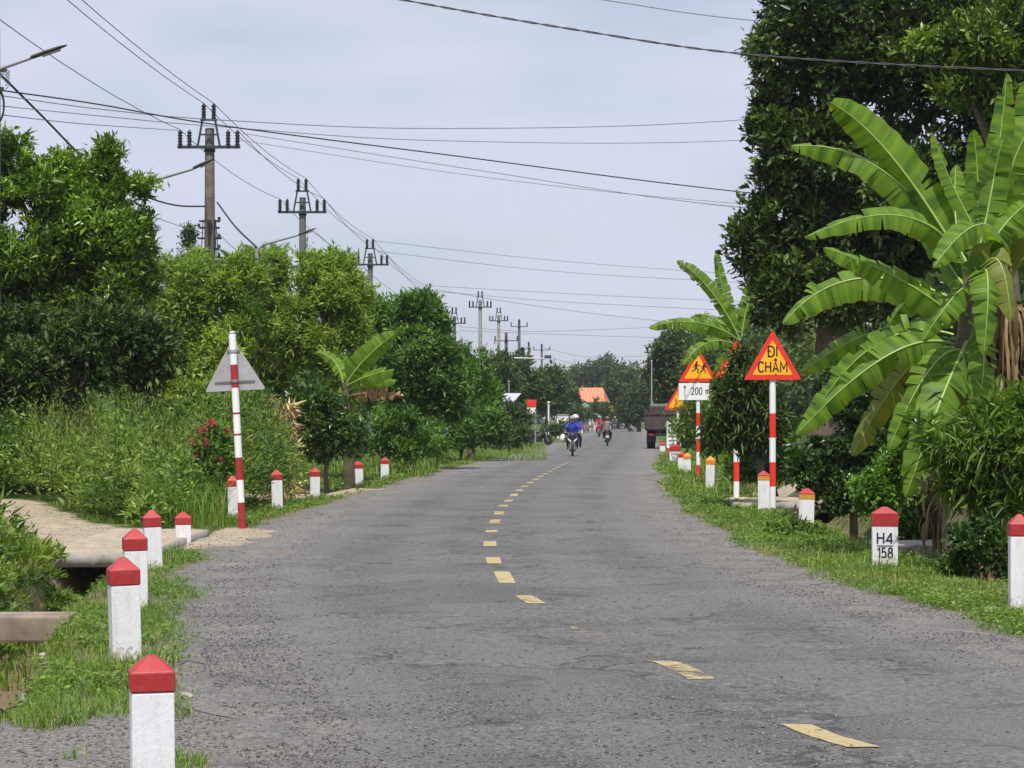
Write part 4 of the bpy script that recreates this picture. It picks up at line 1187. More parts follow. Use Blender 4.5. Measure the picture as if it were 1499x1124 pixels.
def road_strip(name, u0, u1, y0, y1, z0, z1, mat, nu=12, ny_=14, rough=.02, parent=None, seed=3, slope=0.0):
    """a slab that follows the road direction, with a slightly uneven top and edges"""
    V, Fc = [], []
    rg = np.random.RandomState(seed)
    for lay in (0, 1):
        for j in range(ny_ + 1):
            for i in range(nu + 1):
                a, b = i / nu, j / ny_
                uu = u0 + (u1 - u0) * a; yy = y0 + (y1 - y0) * b
                if i in (0, nu): uu += rough * 1.6 * rg.randn()
                if j in (0, ny_): yy += rough * 1.6 * rg.randn()
                z = (z1 + rough * rg.randn() * .6 + slope * (1 - a)) if lay else z0
                V.append((uu + float(cx(yy)), yy, z))
    n = (nu + 1) * (ny_ + 1)
    I = lambda l, j, i: l * n + j * (nu + 1) + i
    for j in range(ny_):
        for i in range(nu):
            Fc.append((I(1, j, i), I(1, j, i + 1), I(1, j + 1, i + 1), I(1, j + 1, i)))
            Fc.append((I(0, j, i), I(0, j + 1, i), I(0, j + 1, i + 1), I(0, j, i + 1)))
    for i in range(nu):
        Fc.append((I(0, 0, i), I(0, 0, i + 1), I(1, 0, i + 1), I(1, 0, i))); Fc.append((I(0, ny_, i + 1), I(0, ny_, i), I(1, ny_, i), I(1, ny_, i + 1)))
    for j in range(ny_):
        Fc.append((I(0, j + 1, 0), I(0, j, 0), I(1, j, 0), I(1, j + 1, 0))); Fc.append((I(0, j, nu), I(0, j + 1, nu), I(1, j + 1, nu), I(1, j, nu)))
    return link(name, np_mesh(name, V, Fc, [mat]), parent)
o = road_strip('culvert_slab', -4.95, -3.74, 26.0, 31.6, -.12, .03, M['slab'], rough=.007, slope=.02, nu=18, ny_=30)
tag(o, 'sandy concrete driveway slab bridging the left ditch with a dark opening under it', 'culvert slab')
_bx = float(cx(17.7))
o = MB().box((_bx - 5.1, 17.72, -.05), (2.95, .46, .19), Matrix.Rotation(R(2), 3, 'Z'), bev=.018).build('concrete_beam', M['beam'])
tag(o, 'brown stained concrete beam laid across the left ditch', 'beam')
o = road_strip('concrete_slab', 3.9, 5.9, 40.6, 43.4, -.10, .06, M['slab'], seed=8)
tag(o, 'pale concrete slab bridging the ditch behind the slow down sign', 'culvert slab')
o = road_strip('concrete_slab', 4.4, 6.2, 27.2, 28.4, -.12, .05, M['concrete'], seed=9)
tag(o, 'low grey slab across the ditch behind the kilometre stone', 'culvert slab')
o = road_strip('concrete_slab', 4.4, 6.6, 19.2, 20.4, -.10, .05, M['slab'], seed=10)
tag(o, 'pale slab lying at the right edge behind the red topped post', 'culvert slab')
for k, (a, b, r, lab) in enumerate([((338, 716), (462, 712), .05, 'upper grey timber log lying on the dirt behind the left posts'),
                                    ((345, 722), (455, 717), .04, 'lower thin timber log lying on the dirt behind the left posts')]):
    A, B = G(*a), G(*b); A.z += r + .03; B.z += r + .03
    MBt = MB().tube([A, A.lerp(B, .3) + Vector((0, .05, .015)), A.lerp(B, .7) + Vector((0, -.04, 0)), B], [r, r * 1.05, r * .9, r * .8], 8)
    tag(MBt.build('timber_log', M['wood']), lab, 'log')
def scrap(px, py, w, h, mat, label, name='litter', dz=.02, seed=0):
    g = G(px, py); rg = random.Random(seed)
    mb = MB(); V = []; n = 5
    for j in range(n):
        for i in range(n):
            V.append((g.x + (i / (n - 1) - .5) * w, g.y + (j / (n - 1) - .5) * h, g.z + dz + .02 * rg.random() + .03 * abs(i - 2) * rg.random()))
    mb.add(V, [(j * n + i, j * n + i + 1, (j + 1) * n + i + 1, (j + 1) * n + i) for j in range(n - 1) for i in range(n - 1)])
    o = mb.build(name, mat); tag(o, label, 'litter')
    sd = o.modifiers.new('thickness', 'SOLIDIFY'); sd.thickness = .004
    return o
scrap(8, 984, .10, .25, M['sign_white'], 'crumpled white plastic scrap at the left frame edge', seed=1)
scrap(40, 946, .09, .12, M['galv'], 'small grey scrap in the dirt under the beam', seed=2)
scrap(12, 1008, .14, .2, M['straw'], 'tan cardboard scrap near the white plastic', seed=3)
m, t, p = newmat('dry dirt rubble')
def rock(px, py, r, mat, label, seed):
    g = G(px, py)
    bm = bmesh.new(); bmesh.ops.create_icosphere(bm, subdivisions=2, radius=r)
    rg = random.Random(seed)
    for v in bm.verts:
        v.co *= .75 + .45 * rg.random(); v.co.z *= .55
    me = bpy.data.meshes.new('stone'); bm.to_mesh(me); bm.free(); me.materials.append(mat)
    o = link('stone', me); o.location = g + Vector((0, 0, r * .25)); tag(o, label, 'stone')
rock(272, 1022, .035, M['concrete'], 'small pale stone beside the nearest left post', 1)
rock(1452, 898, .06, M['concrete'], 'flat pale stone in the right verge grass', 2)
rock(1366, 868, .045, M['galv_dull'], 'small grey stone in the grass below the kilometre stone', 3)
rock(75, 735, .14, M['concrete'], 'grey rubble stone at the far edge of the sandy slab', 4)
rock(45, 738, .12, M['beam'], 'brown rubble stone left of the grey one by the slab', 5)
rock(30, 934, .07, M['beam'], 'brown rubble stone just under the left end of the beam', 11)
rock(66, 928, .05, M['concrete'], 'pale rubble stone under the middle of the beam', 12)
rock(22, 962, .06, M['concrete'], 'grey rubble stone by the left frame edge below the beam', 13)
rock(70, 958, .045, M['beam'], 'small brown rubble stone in the ditch dirt', 14)
rock(120, 800, .035, M['concrete'], 'small stone lying on the sandy slab edge', 15)
rock(250, 1018, .02, M['beam'], 'tiny brown stone at the foot of the nearest post', 6)
rock(470, 678, .10, M['sign_white'], 'whitewashed stone beside the straw bundle', 7)

# ------------------------------------------------------------------ marker posts
def marker_post(px, base, top, width_px, label, cap='red', yaw=0.0, lean=0.0, lean_y=0.0, group='white marker posts along the road', wide=False):
    g = G(px, base)
    H = (base - top) / F_PX * g.y
    w = width_px / F_PX * g.y
    root = empty('marker_post', g, (R(lean_y), R(lean), R(yaw)))
    tag(root, label, 'marker post', group)
    hc = .17 if cap != 'ochre' else .15
    hc = min(hc, H * .3)
    if wide: hc = .135
    py = hc * .44
    rg = random.Random(px)
    a = MB(); z1 = H - hc
    a.box((0, 0, (z1 - .25) / 2), (w, w, z1 + .25), bev=.008)
    a.build('shaft', M['post_paint'], root)
    def hip(mb, z0, zt, hb, k=1.05, mi=0):
        hw = w / 2 * k
        vs = [(-hw, -hw, z0), (hw, -hw, z0), (hw, hw, z0), (-hw, hw, z0), (-hw, -hw, zt), (hw, -hw, zt), (hw, hw, zt), (-hw, hw, zt)]
        s = hw * .18
        vs += [(-s, -s, zt + hb), (s, -s, zt + hb), (s, s, zt + hb), (-s, s, zt + hb)]
        fs = [(0, 1, 5, 4), (1, 2, 6, 5), (2, 3, 7, 6), (3, 0, 4, 7), (3, 2, 1, 0), (4, 5, 9, 8), (5, 6, 10, 9), (6, 7, 11, 10), (7, 4, 8, 11), (8, 9, 10, 11)]
        mb.add(vs, fs, mi)
    b = MB()
    if cap == 'red':
        hip(b, z1 + .001, H - py, py)
        b.build('cap', M['red_paint'], root)
    elif cap == 'orange':
        hip(b, z1 + .001, H - py, py)
        b.build('cap', M['orange_paint'], root)
    else:
        hip(b, z1 + hc * .45, H - py, py, 1.06)
        b.build('cap', M['orange_paint'] if cap == 'orange2' else M['red_paint'], root)
        c = MB(); c.box((0, 0, z1 + hc * .225), (w * 1.03, w * 1.03, hc * .44)); c.build('band', M['ochre_paint'], root)
    ch = [o for o in root.children if o.name.startswith('cap')][0]
    bv = ch.modifiers.new('worn', 'BEVEL'); bv.width = .006; bv.segments = 2
    return root
marker_post(224, 1192, 960, 62, 'largest red capped white post, nearest to the viewer at the bottom left', yaw=12, lean=-.6, wide=True)
marker_post(184, 966, 815, 42, 'second red capped white post, behind the largest one with a dark left side', yaw=17, lean=-1.6)
marker_post(199, 890, 774, 33, 'red capped white post partly hidden behind the second left post', yaw=14, lean=-1)
marker_post(225, 834, 747, 25, 'narrow red capped white post on the grass beside the culvert slab', yaw=12, lean=-2.2)
marker_post(268, 790, 727, 22, 'red capped white post standing in tall arching grass left of the sign back', yaw=10)
marker_post(341, 758, 697, 15, 'red capped white post directly behind the foot of the left sign pole', yaw=10, lean=-1)
marker_post(406, 747, 688, 16, 'red capped white post in front of the timber logs', yaw=8, lean=-1.5)
marker_post(461, 728, 683, 14, 'red capped white post right of the timber logs', yaw=8)
marker_post(525, 709, 671, 14, 'red capped white post below the brown banana leaf', yaw=6, lean=-2)
marker_post(563, 700, 666, 12, 'last red capped white post of the left row', yaw=6)
marker_post(1492, 896, 755, 29, 'red capped white post cut by the right frame edge', yaw=-4, lean=0)
marker_post(1180, 772, 716, 22, 'red and ochre capped white post at the edge of the dark bush', cap='ochre', yaw=-6, lean=1.5)
marker_post(1118, 751, 688, 17, 'orange and ochre capped white post touching the slow down sign pole', cap='ochre', yaw=-6)
marker_post(1039, 719, 668, 13, 'orange capped white post on bright grass before the drooping shrub', cap='orange', yaw=-6, lean=1.5)
marker_post(1006, 694, 663, 11, 'orange capped white post left of the school sign pole', cap='orange', yaw=-6)
marker_post(997, 691, 661, 9, 'greyish red capped post just left of the orange capped pair', yaw=-6)
marker_post(970, 662, 648, 8, 'tiny red capped white post beside the parked truck', yaw=-6)

# kilometre stone H4 158
def km_stone(px, base, top, wpx, label, lines, yaw, cap_frac=.33):
    g = G(px, base); H = (base - top) / F_PX * g.y; w = wpx / F_PX * g.y; dp = w * .62
    root = empty('kilometre_stone', g, (0, 0, R(yaw)))
    tag(root, label, 'kilometre stone')
    z1 = H * (1 - cap_frac)
    MB().box((0, 0, (z1 - .2) / 2), (w, dp, z1 + .2), bev=.006).build('slab', M['post_paint'], root)
    hw, hd, zt = w / 2 * 1.03, dp / 2 * 1.05, H * .89
    vs = [(-hw, -hd, z1 + .001), (hw, -hd, z1 + .001), (hw, hd, z1 + .001), (-hw, hd, z1 + .001), (-hw, -hd, zt), (hw, -hd, zt), (hw, hd, zt), (-hw, hd, zt), (-hw * .2, -hd * .2, H), (hw * .2, -hd * .2, H), (hw * .2, hd * .2, H), (-hw * .2, hd * .2, H)]
    fs = [(0, 1, 5, 4), (1, 2, 6, 5), (2, 3, 7, 6), (3, 0, 4, 7), (3, 2, 1, 0), (4, 5, 9, 8), (5, 6, 10, 9), (6, 7, 11, 10), (7, 4, 8, 11), (8, 9, 10, 11)]
    MB().add(vs, fs).build('cap', M['red_paint'], root)
    for txt, zc, size in lines:
        if txt == '-':
            MB().box((0, -dp / 2 - .002, zc * H), (w * .64, .003, .008)).build('divider_line', M['blue_ink'], root)
        else:
            o = link('lettering', text_mesh(txt, size * H, M['blue_ink'], .16, .001, fit=w * (.60 if txt == 'H4' else .58)), root)
            o.location = (0, -dp / 2 - .002, zc * H)
    return root
km_stone(1295, 828, 743, 37, 'square white kilometre stone with red cap reading H4 158', [('H4', .375, .185), ('-', .335, 0), ('158', .135, .165)], -5)
km_stone(988, 676, 650, 15, 'small distant red topped kilometre stone below the white text board', [('H4', .36, .2), ('158', .12, .18)], -6, .4)

# ------------------------------------------------------------------ road signs
def rounded_tri(side, r, cx_=0, cz=0):
    h = side * math.sqrt(3) / 2
    pts = [(-side / 2, 0), (side / 2, 0), (0, h)]
    out = []
    for i in range(3):
        p = Vector(pts[i]); a = (Vector(pts[i - 1]) - p).normalized(); b = (Vector(pts[(i + 1) % 3]) - p).normalized()
        for k in range(5):
            f = k / 4
            q = p + (a * (1 - f) + b * f) * r * (1 - .45 * math.sin(math.pi * f)) 
            out.append((q.x + cx_, q.y + cz))
    return out
def banded_pole(root, h, r, nb, z0=-.3, cols=('sign_red', 'sign_white'), start=0, top_white=0.0, bend=0.0, bands=None, mats=None):
    mb = MB()
    if bands is None:
        zs = [0 + (h - top_white) * k / nb for k in range(nb + 1)]
        bands = [(zs[k], zs[k + 1], (k + start) % 2) for k in range(nb)]
        if top_white: bands.append((h - top_white, h, 1))
    first = True
    for a, b, c in bands:
        mb.tube([(bend * (a if not first else z0), 0, a if not first else z0), (bend * b, 0, b)], r, 12, c); first = False
    return mb.build('pole', mats or [M[cols[0]], M[cols[1]]], root)
def fig(mb, ox, oz, s, y0, y1):
    """one running child in silhouette"""
    def limb(a, b, w):
        a = Vector(a); b = Vector(b); d = (b - a).normalized(); n = Vector((-d.y, d.x)) * w / 2
        pl = [a - n - d * w * .3, b - n + d * w * .3, b + n + d * w * .3, a + n - d * w * .3]
        mb.prism([(ox + p.x * s, oz + p.y * s) for p in pl], y0, y1)
    mb.prism([(ox + (.05 + .085 * math.cos(q)) * s, oz + (.93 + .095 * math.sin(q)) * s) for q in [k * math.pi / 6 for k in range(12)]], y0, y1)
    limb((.02, .78), (-.02, .45), .19)
    limb((.0, .45), (.17, .30), .10); limb((.17, .30), (.13, .04), .085); limb((.13, .03), (.22, .03), .06)
    limb((-.03, .45), (-.14, .24), .10); limb((-.14, .24), (-.33, .16), .08); limb((-.33, .16), (-.36, .23), .06)
    limb((.05, .76), (.20, .60), .07); limb((.20, .60), (.34, .68), .06)
    limb((-.02, .76), (-.20, .64), .07); limb((-.20, .64), (-.26, .48), .06)
def warning_sign(px, base, d, side, tri_bottom_px, label, yaw, r=.045, text=None, kids=False, pole=True, lean=0, plate=None, nb=5, start=0, top_white=.12, tint=None):
    X = (px - HX) / F_PX * d
    g = Vector((X, d, gh(X, d)))
    root = empty('warning_sign', g, (0, R(lean), R(yaw)))
    tag(root, label, 'road sign')
    zb = EYE + (HY - tri_bottom_px) / F_PX * d - g.z
    hp = zb + side * .5
    banded_pole(root, zb - .005, r, nb, start=start, top_white=top_white)
    yf = -r - .012
    MB().tube([(0, .0, zb - .006), (0, 0, hp)], r * .9, 10).build('pole_top', M['galv'], root)
    MB().prism(rounded_tri(side, side * .035, 0, zb), yf - .008, yf).build('panel', M['sign_red'], root)
    inner = side * .70
    MB().prism(rounded_tri(inner, side * .025, 0, zb + side * math.sqrt(3) / 2 / 3 - inner * math.sqrt(3) / 6), yf - .011, yf - .0085).build('face', M['sign_yellow'], root)
    if text:
        for txt, z, size, fw_ in text:
            o = link('lettering', text_mesh(txt, size, M['ink'], .15, .001, fit=fw_), root); o.location = (0, yf - .0125, zb + z)
    if kids:
        mb = MB(); fig(mb, -.05 * side, .22 * side + zb, side * .30, yf - .014, yf - .0115); fig(mb, .14 * side, .215 * side + zb, side * .26, yf - .014, yf - .0115)
        mb.build('children_pictogram', M['ink'], root)
    if plate:
        pw, ph, off = plate
        zc = zb - .03 - ph / 2
        MB().box((off, yf - .004, zc), (pw, .008, ph), bev=.002).build('distance_plate', M['sign_white'], root)
        mb = MB()
        fx, fz = off - pw * .34, zc
        mb.box((fx, yf - .010, fz - .02), (.016, .003, ph * .62)); mb.prism([(fx - .035, fz + ph * .22), (fx + .035, fz + ph * .22), (fx, fz + ph * .40)], yf - .0115, yf - .0085)
        mb.build('arrow', M['blue_ink'], root)
        o = link('lettering', text_mesh('200 m', ph * .40, M['blue_ink'], .13, .001, fit=pw * .46), root); o.location = (off + pw * .06, yf - .0095, zc - ph * .17)
    MB().box((0, yf / 2 - .003, zb + .08), (side * .55, .02, .03)).build('bracket', M['bracket'], root)
    return root
warning_sign(1131, 749, 38.6, .93, 556, 'red bordered yellow triangle sign reading ĐI CHẬM on a red and white pole', -6, r=.052, text=[('\u0110I', .375, .165, .135), ('CH\u1eacM', .125, .165, .455)], nb=5, start=1, top_white=.14)
warning_sign(1022, 699, 59.5, .98, 559, 'triangle sign with two running children above a white 200 m plate', -6, r=.05, kids=True, plate=(.96, .42, .0), nb=7)
warning_sign(1078, 733, 43.4, .78, 552, 'triangle sign half hidden by the dark drooping shrub', -6, r=.055, nb=6, start=1)
warning_sign(993, 676, 84.0, .98, 600, 'triangle warning sign partly hidden behind the 200 m plate', -6, r=.06, nb=5, start=1)

# grey back of the left sign
g = G(355, 773); d = g.y
root = empty('warning_sign', g, (0, R(-3.0), R(4)))
tag(root, 'grey back of a triangle sign on a leaning red and white pole', 'road sign')
hh = (773 - 487) / F_PX * d
k_ = d / F_PX
bz = lambda y: (773 - y) * k_
banded_pole(root, 0, .05, 0, bands=[(0, bz(735), 0), (bz(735), bz(702), 1), (bz(702), bz(669), 0), (bz(669), bz(637), 1), (bz(637), bz(634), 0), (bz(634), bz(606), 1), (bz(606), bz(603), 0), (bz(603), bz(567), 1), (bz(567), bz(533), 0), (bz(533), bz(488), 1)], mats=[M['red_paint'], M['sign_white']])
sd = 89 * k_
MB().prism(rounded_tri(sd, sd * .04, 0, bz(571)), .062, .070).build('panel', M['galv'], root)
MB().prism(rounded_tri(sd * .995, sd * .04, 0, bz(571) + .002), .0705, .073).build('front_face', M['sign_red'], root)
MB().box((0, .054, bz(558)), (sd * .66, .014, .022)).build('bracket', M['bracket'], root)
MB().box((0, .054, bz(513)), (sd * .22, .014, .03)).build('bracket', M['bracket'], root)
MB().lathe([(.056, 0), (.058, .01), (.058, .035), (.056, .045)], (0, 0, bz(558) - .02), 12).build('clamp', M['bracket'], root)
MB().lathe([(.056, 0), (.058, .01), (.058, .045), (.056, .055)], (0, 0, bz(513) - .03), 12).build('clamp', M['galv'], root)
MB().lathe([(.052, 0), (.05, .02), (.02, .04)], (0, 0, bz(488)), 10).build('pole_cap', M['galv'], root)

# white text board
d = 95.0; X = (986 - HX) / F_PX * d
root = empty('notice_board', (X, d, gh(X, d)), (0, 0, R(-6)))
tag(root, 'white notice board with small unreadable text lines beside the hidden sign', 'notice board')
k_ = d / F_PX; zt, zb = EYE + (HY - 617) * k_, EYE + (HY - 656) * k_
MB().box((0, 0, (zt + zb) / 2), (20 * k_, .03, zt - zb)).build('panel', M['sign_white'], root)
mb = MB()
for j in range(6):
    mb.box((-.02, -.018, zt - .12 - j * .16), (16 * k_ * (1 - .12 * (j % 3)), .004, .055))
mb.build('text_lines', M['galv_dull'], root)
for s in (-1, 1): MB().box((s * 8 * k_, .02, zb / 2 - .1), (.05, .05, zb + .2)).build('leg', M['sign_red'], root)

# ------------------------------------------------------------------ power poles, wires, street lamps
def insulator_me(s=1.0):
    mb = MB()
    prof = [(.012, -.06), (.012, 0)]
    for k in range(5):
        z = k * .075
        prof += [(.045, z), (.075, z + .02), (.045, z + .05)]
    prof += [(.03, .38), (.012, .40)]
    mb.lathe([(r * s, z * s) for r, z in prof], n=10)
    o = mb.build('insulator', M['insul'])
    me = o.data
    bpy.data.objects.remove(o)
    return me
INS = insulator_me()
POLES = {}
def power_pole(key, px, top, d, label, kind='A', mat='old_pole', cw=1.62, r=.16, yaw=0, ins=(-.74, -.5, .5, .74), extra=None):
    X = (px - HX) / F_PX * d
    g = Vector((X, d, gh(X, d)))
    root = empty('power_pole', g, (0, 0, R(yaw)))
    tag(root, label, 'power pole', 'power poles along the left side')
    zt = EYE + (HY - top) / F_PX * d - g.z            # top of the highest insulator
    pt = []
    if kind == 'A':
        zp = zt - .62                                    # pole top
        zc = zt - 1.12                                   # crossarm
    else:
        zp = zt - .05; zc = zt - .75
    mb = MB()
    mb.tube([(0, 0, -.3), (0, 0, zp * .5), (0, 0, zp)], [r * 1.25, r * 1.05, r * .82], 12)
    mb.build('pole', M[mat], root)
    MB().box((0, -r * .9 - .04, zc), (cw, .08, .075)).build('crossarm', M['arm'], root)
    cb = MB(); cb.lathe([(r * .98, -.06), (r * 1.02, -.04), (r * 1.02, .04), (r * .98, .06)], (0, 0, zc - .05), 12); cb.build('collar', M['arm'], root)
    if kind == 'A':
        tb = MB()
        for s in (-1, 1):
            tb.tube([(s * .29, -r - .05, zc), (s * .16, -r - .05, zt - .40)], .028, 6)
        tb.box((0, -r - .05, zt - .42), (.44, .06, .05)); tb.box((0, -r - .05, zc + .32), (.46, .05, .04))
        tb.build('top_bracket', M['arm'], root)
        spots = [(-.13, zt - .39), (.13, zt - .39)]
    else:
        spots = [(0, zt - .02 - .36)] if kind == 'B' else []
    for x in ins: spots.append((x, zc + .045))
    for x, z in spots:
        o = link('insulator', INS, root); o.location = (x, -r - .05, z)
        pt.append(g + Matrix.Rotation(R(yaw), 3, 'Z') @ Vector((x, -r - .05, z + .40)))
    if extra:
        mb = MB(); rg = random.Random(3)
        for k in range(7):
            z = zt - 3.0 - k * .24 + rg.uniform(-.05, .05)
            mb.box((0, -r * .2, z), (.42 + rg.random() * .22, .06, .05)); mb.box((rg.choice((-1, 1)) * .26, -r, z + .05), (.07, .07, .10))
        mb.build('cable_brackets', M['arm'], root)
        mb = MB()
        for k in range(9):
            a0 = rg.uniform(-.2, .2)
            mb.tube([(a0, -r * 1.25, zt - 3.0), (a0 + rg.uniform(-.1, .1), -r * 1.4, zt - 4.0), (a0 + rg.uniform(-.12, .12), -r * 1.3, zt - 5.6)], .014, 5)
        mb.build('hanging_cables', M['wire'], root)
    POLES[key] = (g, pt, zt)
    return root
power_pole('P1', 307, 153, 62, 'tallest brown power pole with twin top insulators above the pale green trees', mat='old_pole', r=.145, extra=True)
power_pole('P2', 443, 262, 80, 'second brown power pole, right of the tallest one and behind the widest pale tree', mat='dark_pole', r=.13)
power_pole('P3', 542, 350, 104, 'dark power pole rising above the dark green tree row', mat='dark_pole', r=.13)
power_pole('P4', 625, 420, 132, 'power pole mostly sunk in foliage with only its insulators showing', mat='dark_pole', r=.13)
power_pole('P5', 665, 450, 168, 'dark power pole just left of the tall pale pole', mat='dark_pole', r=.14)
power_pole('P6', 703, 426, 166, 'tall pale concrete power pole standing clear of the trees', mat='grey_pole', r=.14)
power_pole('P7', 730, 450, 200, 'slim pale concrete power pole right of the tallest pale one', mat='grey_pole', r=.14)
power_pole('P9', 741, 486, 205, 'far power pole with three bulky insulators on a wide arm', kind='C', mat='dark_pole', cw=2.1, ins=(-.95, 0, .95), r=.15)
power_pole('P8', 760, 467, 240, 'far dark power pole with one pointed top insulator', kind='B', mat='dark_pole', cw=1.7, ins=(-.8, .8), r=.15)
power_pole('P10', 774, 500, 270, 'very distant thin power pole left of the last crossarm', kind='B', mat='dark_pole', cw=.6, ins=(), r=.13)
power_pole('P11', 793, 503, 285, 'most distant power pole with a three insulator crossarm', kind='B', mat='dark_pole', cw=2.0, ins=(-.95, .95), r=.14)

# off-frame pole that the near conductors come from, and the pole cut by the left frame edge
Xb = -9.0; gb = Vector((Xb, 20.0, gh(Xb, 20.0)))
# left edge pole
d = 42.0; X = (-9 - HX) / F_PX * d
g0 = Vector((X, d, gh(X, d)))
root = empty('power_pole', g0); tag(root, 'dark pole cut by the left frame edge carrying a cable coil', 'power pole', 'power poles along the left side')
z0t = EYE + (HY - 60) / F_PX * d
MB().tube([(0, 0, -.3), (0, 0, z0t * .5), (0, 0, z0t)], [.15, .13, .11], 12).build('pole', M['dark_pole'], root)
mb = MB()
zc = EYE + (HY - 175) / F_PX * d
for k in range(6):
    pts = [(.10 + .10 * math.cos(q) * (1 + .05 * k), -.14 - .012 * k, zc + (.26 + .01 * k) * math.sin(q)) for q in [j * math.pi / 10 for j in range(21)]]
    mb.tube(pts, .012, 5, caps=False)
mb.build('cable_coil', M['wire'], root)
mb = MB()
for k in range(5):
    z = zc + .45 + .06 * k
    mb.tube([(0, -.12, z), (.16 + .03 * k, -.16, z + .05 - .03 * k), (.30, -.1, z - .08), (.22, -.08, z - .15)], .009, 5)
mb.build('wire_ends', M['wire_grey'], root)
for z_, w_ in ((.62, .5), (.3, .4)): MB().box((0, -.13, zc + z_), (w_, .06, .06)).build('cable_bracket', M['arm'], root)

def sag_pts(a, b, sag, n=14):
    a, b = Vector(a), Vector(b)
    return [a.lerp(b, k / n) - Vector((0, 0, 4 * sag * (k / n) * (1 - k / n))) for k in range(n + 1)]
def wire(label, pts, r, mat='wire', twist=False):
    mb = MB()
    if twist:
        P = pts
        tot = sum((P[i + 1] - P[i]).length for i in range(len(P) - 1))
        dense = []
        for i in range(len(P) - 1):
            m_ = max(2, int((P[i + 1] - P[i]).length / .05))
            dense += [P[i].lerp(P[i + 1], k / m_) for k in range(m_)]
        for ph in (0, math.pi):
            q = [p + Vector((.3, .3 * math.cos(i * .55 + ph), math.sin(i * .55 + ph))) * r * .9 - Vector((.27 * r, 0, 0)) for i, p in enumerate(dense)]
            mb.tube(q, r * .75, 4)
    else:
        mb.tube(pts, r, 5)
    o = mb.build('power_line', M[mat])
    return tag(o, label, 'overhead wire', 'overhead wires')
def span_wire(label, nodes, sag, r, mat='wire_grey'):
    pts = []
    for i in range(len(nodes) - 1):
        s = sag * ((nodes[i + 1] - nodes[i]).length / 22) ** 1.2
        q = sag_pts(nodes[i], nodes[i + 1], s)
        pts += q if i == 0 else q[1:]
    return wire(label, pts, r, mat)
pz = lambda k, i: POLES[k][1][i]
seq = ['P1', 'P2', 'P3', 'P4', 'P5']
back = lambda p, dx, dz: Vector((-8.75 + dx, 20.0, p.z + dz))
p1 = POLES['P1'][1]
span_wire('thin conductor running off the left top insulators of the brown poles', [back(p1[0], -.25, .5)] + [pz(k, 0) for k in seq], .22, .010)
span_wire('thin conductor running off the right top insulators of the brown poles', [back(p1[1], .05, .5)] + [pz(k, 1) for k in seq], .22, .010)
span_wire('thin conductor running off the left crossarm ends of the brown poles', [back(p1[2], -.7, .3)] + [pz(k, 2) for k in seq], .28, .010)
span_wire('thin conductor running between the right crossarm ends of the brown poles', [pz(k, 5) for k in seq], .28, .010)
def pw(label, pl, r, mat='wire', twist=False):
    """cable through photo points (x, y, d), smooth"""
    P = [W3(*q) for q in pl]
    out = []
    n = 16
    for i in range(len(P) - 1):
        p0 = P[i - 1] if i else P[0] * 2 - P[1]; p3 = P[i + 2] if i + 2 < len(P) else P[-1] * 2 - P[-2]
        for k in range(n):
            s = k / n
            out.append(.5 * ((2 * P[i]) + (P[i + 1] - p0) * s + (2 * p0 - 5 * P[i] + 4 * P[i + 1] - p3) * s * s + (3 * P[i] - p0 - 3 * P[i + 1] + p3) * s ** 3))
    out.append(P[-1])
    return wire(label, out, r, mat, twist)
pw('thick twisted black cable crossing the top of the sky in front of the dark tree', [(380, -42, 34), (592, 0, 33.5), (840, 43, 33), (1100, 80, 32.5), (1465, 102, 32), (1640, 104, 32)], .0105, 'wire_dark', True)
pw('long black bundled cable from the left edge pole across the road to the right tree', [(0, 132, 42), (140, 152, 44), (320, 183, 47), (650, 226, 52), (1095, 282, 58), (1640, 335, 66)], .014)
pw('thin grey wire just under the long bundled cable at the left', [(2, 140, 42), (150, 160, 44), (330, 176, 48), (650, 188, 54), (1090, 175, 60), (1640, 120, 66)], .009, 'wire_grey')
pw('upper faint grey wire from the left edge pole, ending low in the right tree', [(2, 155, 42), (150, 170, 44), (330, 186, 48), (650, 206, 54), (1090, 205, 60), (1640, 165, 66)], .008, 'wire_grey')
pw('lower faint grey wire from the left edge pole to the tallest brown pole', [(2, 168, 42), (120, 181, 48), (265, 191, 61.5)], .009, 'wire_grey')
pw('pale wire from the tallest brown pole sagging to the right tree', [(355, 195, 61.8), (700, 249, 60), (1070, 302, 58), (1640, 345, 56)], .009, 'wire_grey')
pw('second pale wire below the bundled cable from the tallest brown pole', [(350, 205, 61.8), (700, 258, 60), (1060, 296, 58), (1640, 330, 56)], .007, 'wire_grey')
pw('short faint wire at the top right corner of the sky', [(700, -25, 50), (885, 0, 50), (1115, 31, 50), (1640, 70, 50)], .010, 'wire_grey')
pw('heavy black cable dropping from the left edge pole into the glossy tree', [(0, 108, 42), (62, 170, 45), (128, 236, 50), (180, 272, 54), (225, 292, 57), (262, 301, 60), (300, 302, 61.8)], .022)
pw('black cable dropping from the tallest brown pole to the second street lamp', [(318, 296, 61.8), (345, 332, 59), (376, 362, 57.4)], .024)
pw('slack thin wire entering the tallest brown pole from the left', [(215, 314, 50), (255, 328, 56), (300, 342, 61.8)], .008, 'wire_grey')
pw('slack wire from the tallest brown pole down into the pale tree', [(318, 340, 61.8), (345, 365, 66), (380, 385, 70)], .008, 'wire_grey')
pw('wire from the second brown pole down towards the dark power pole', [(460, 338, 79.8), (500, 372, 90), (540, 398, 103.5)], .010, 'wire_grey')
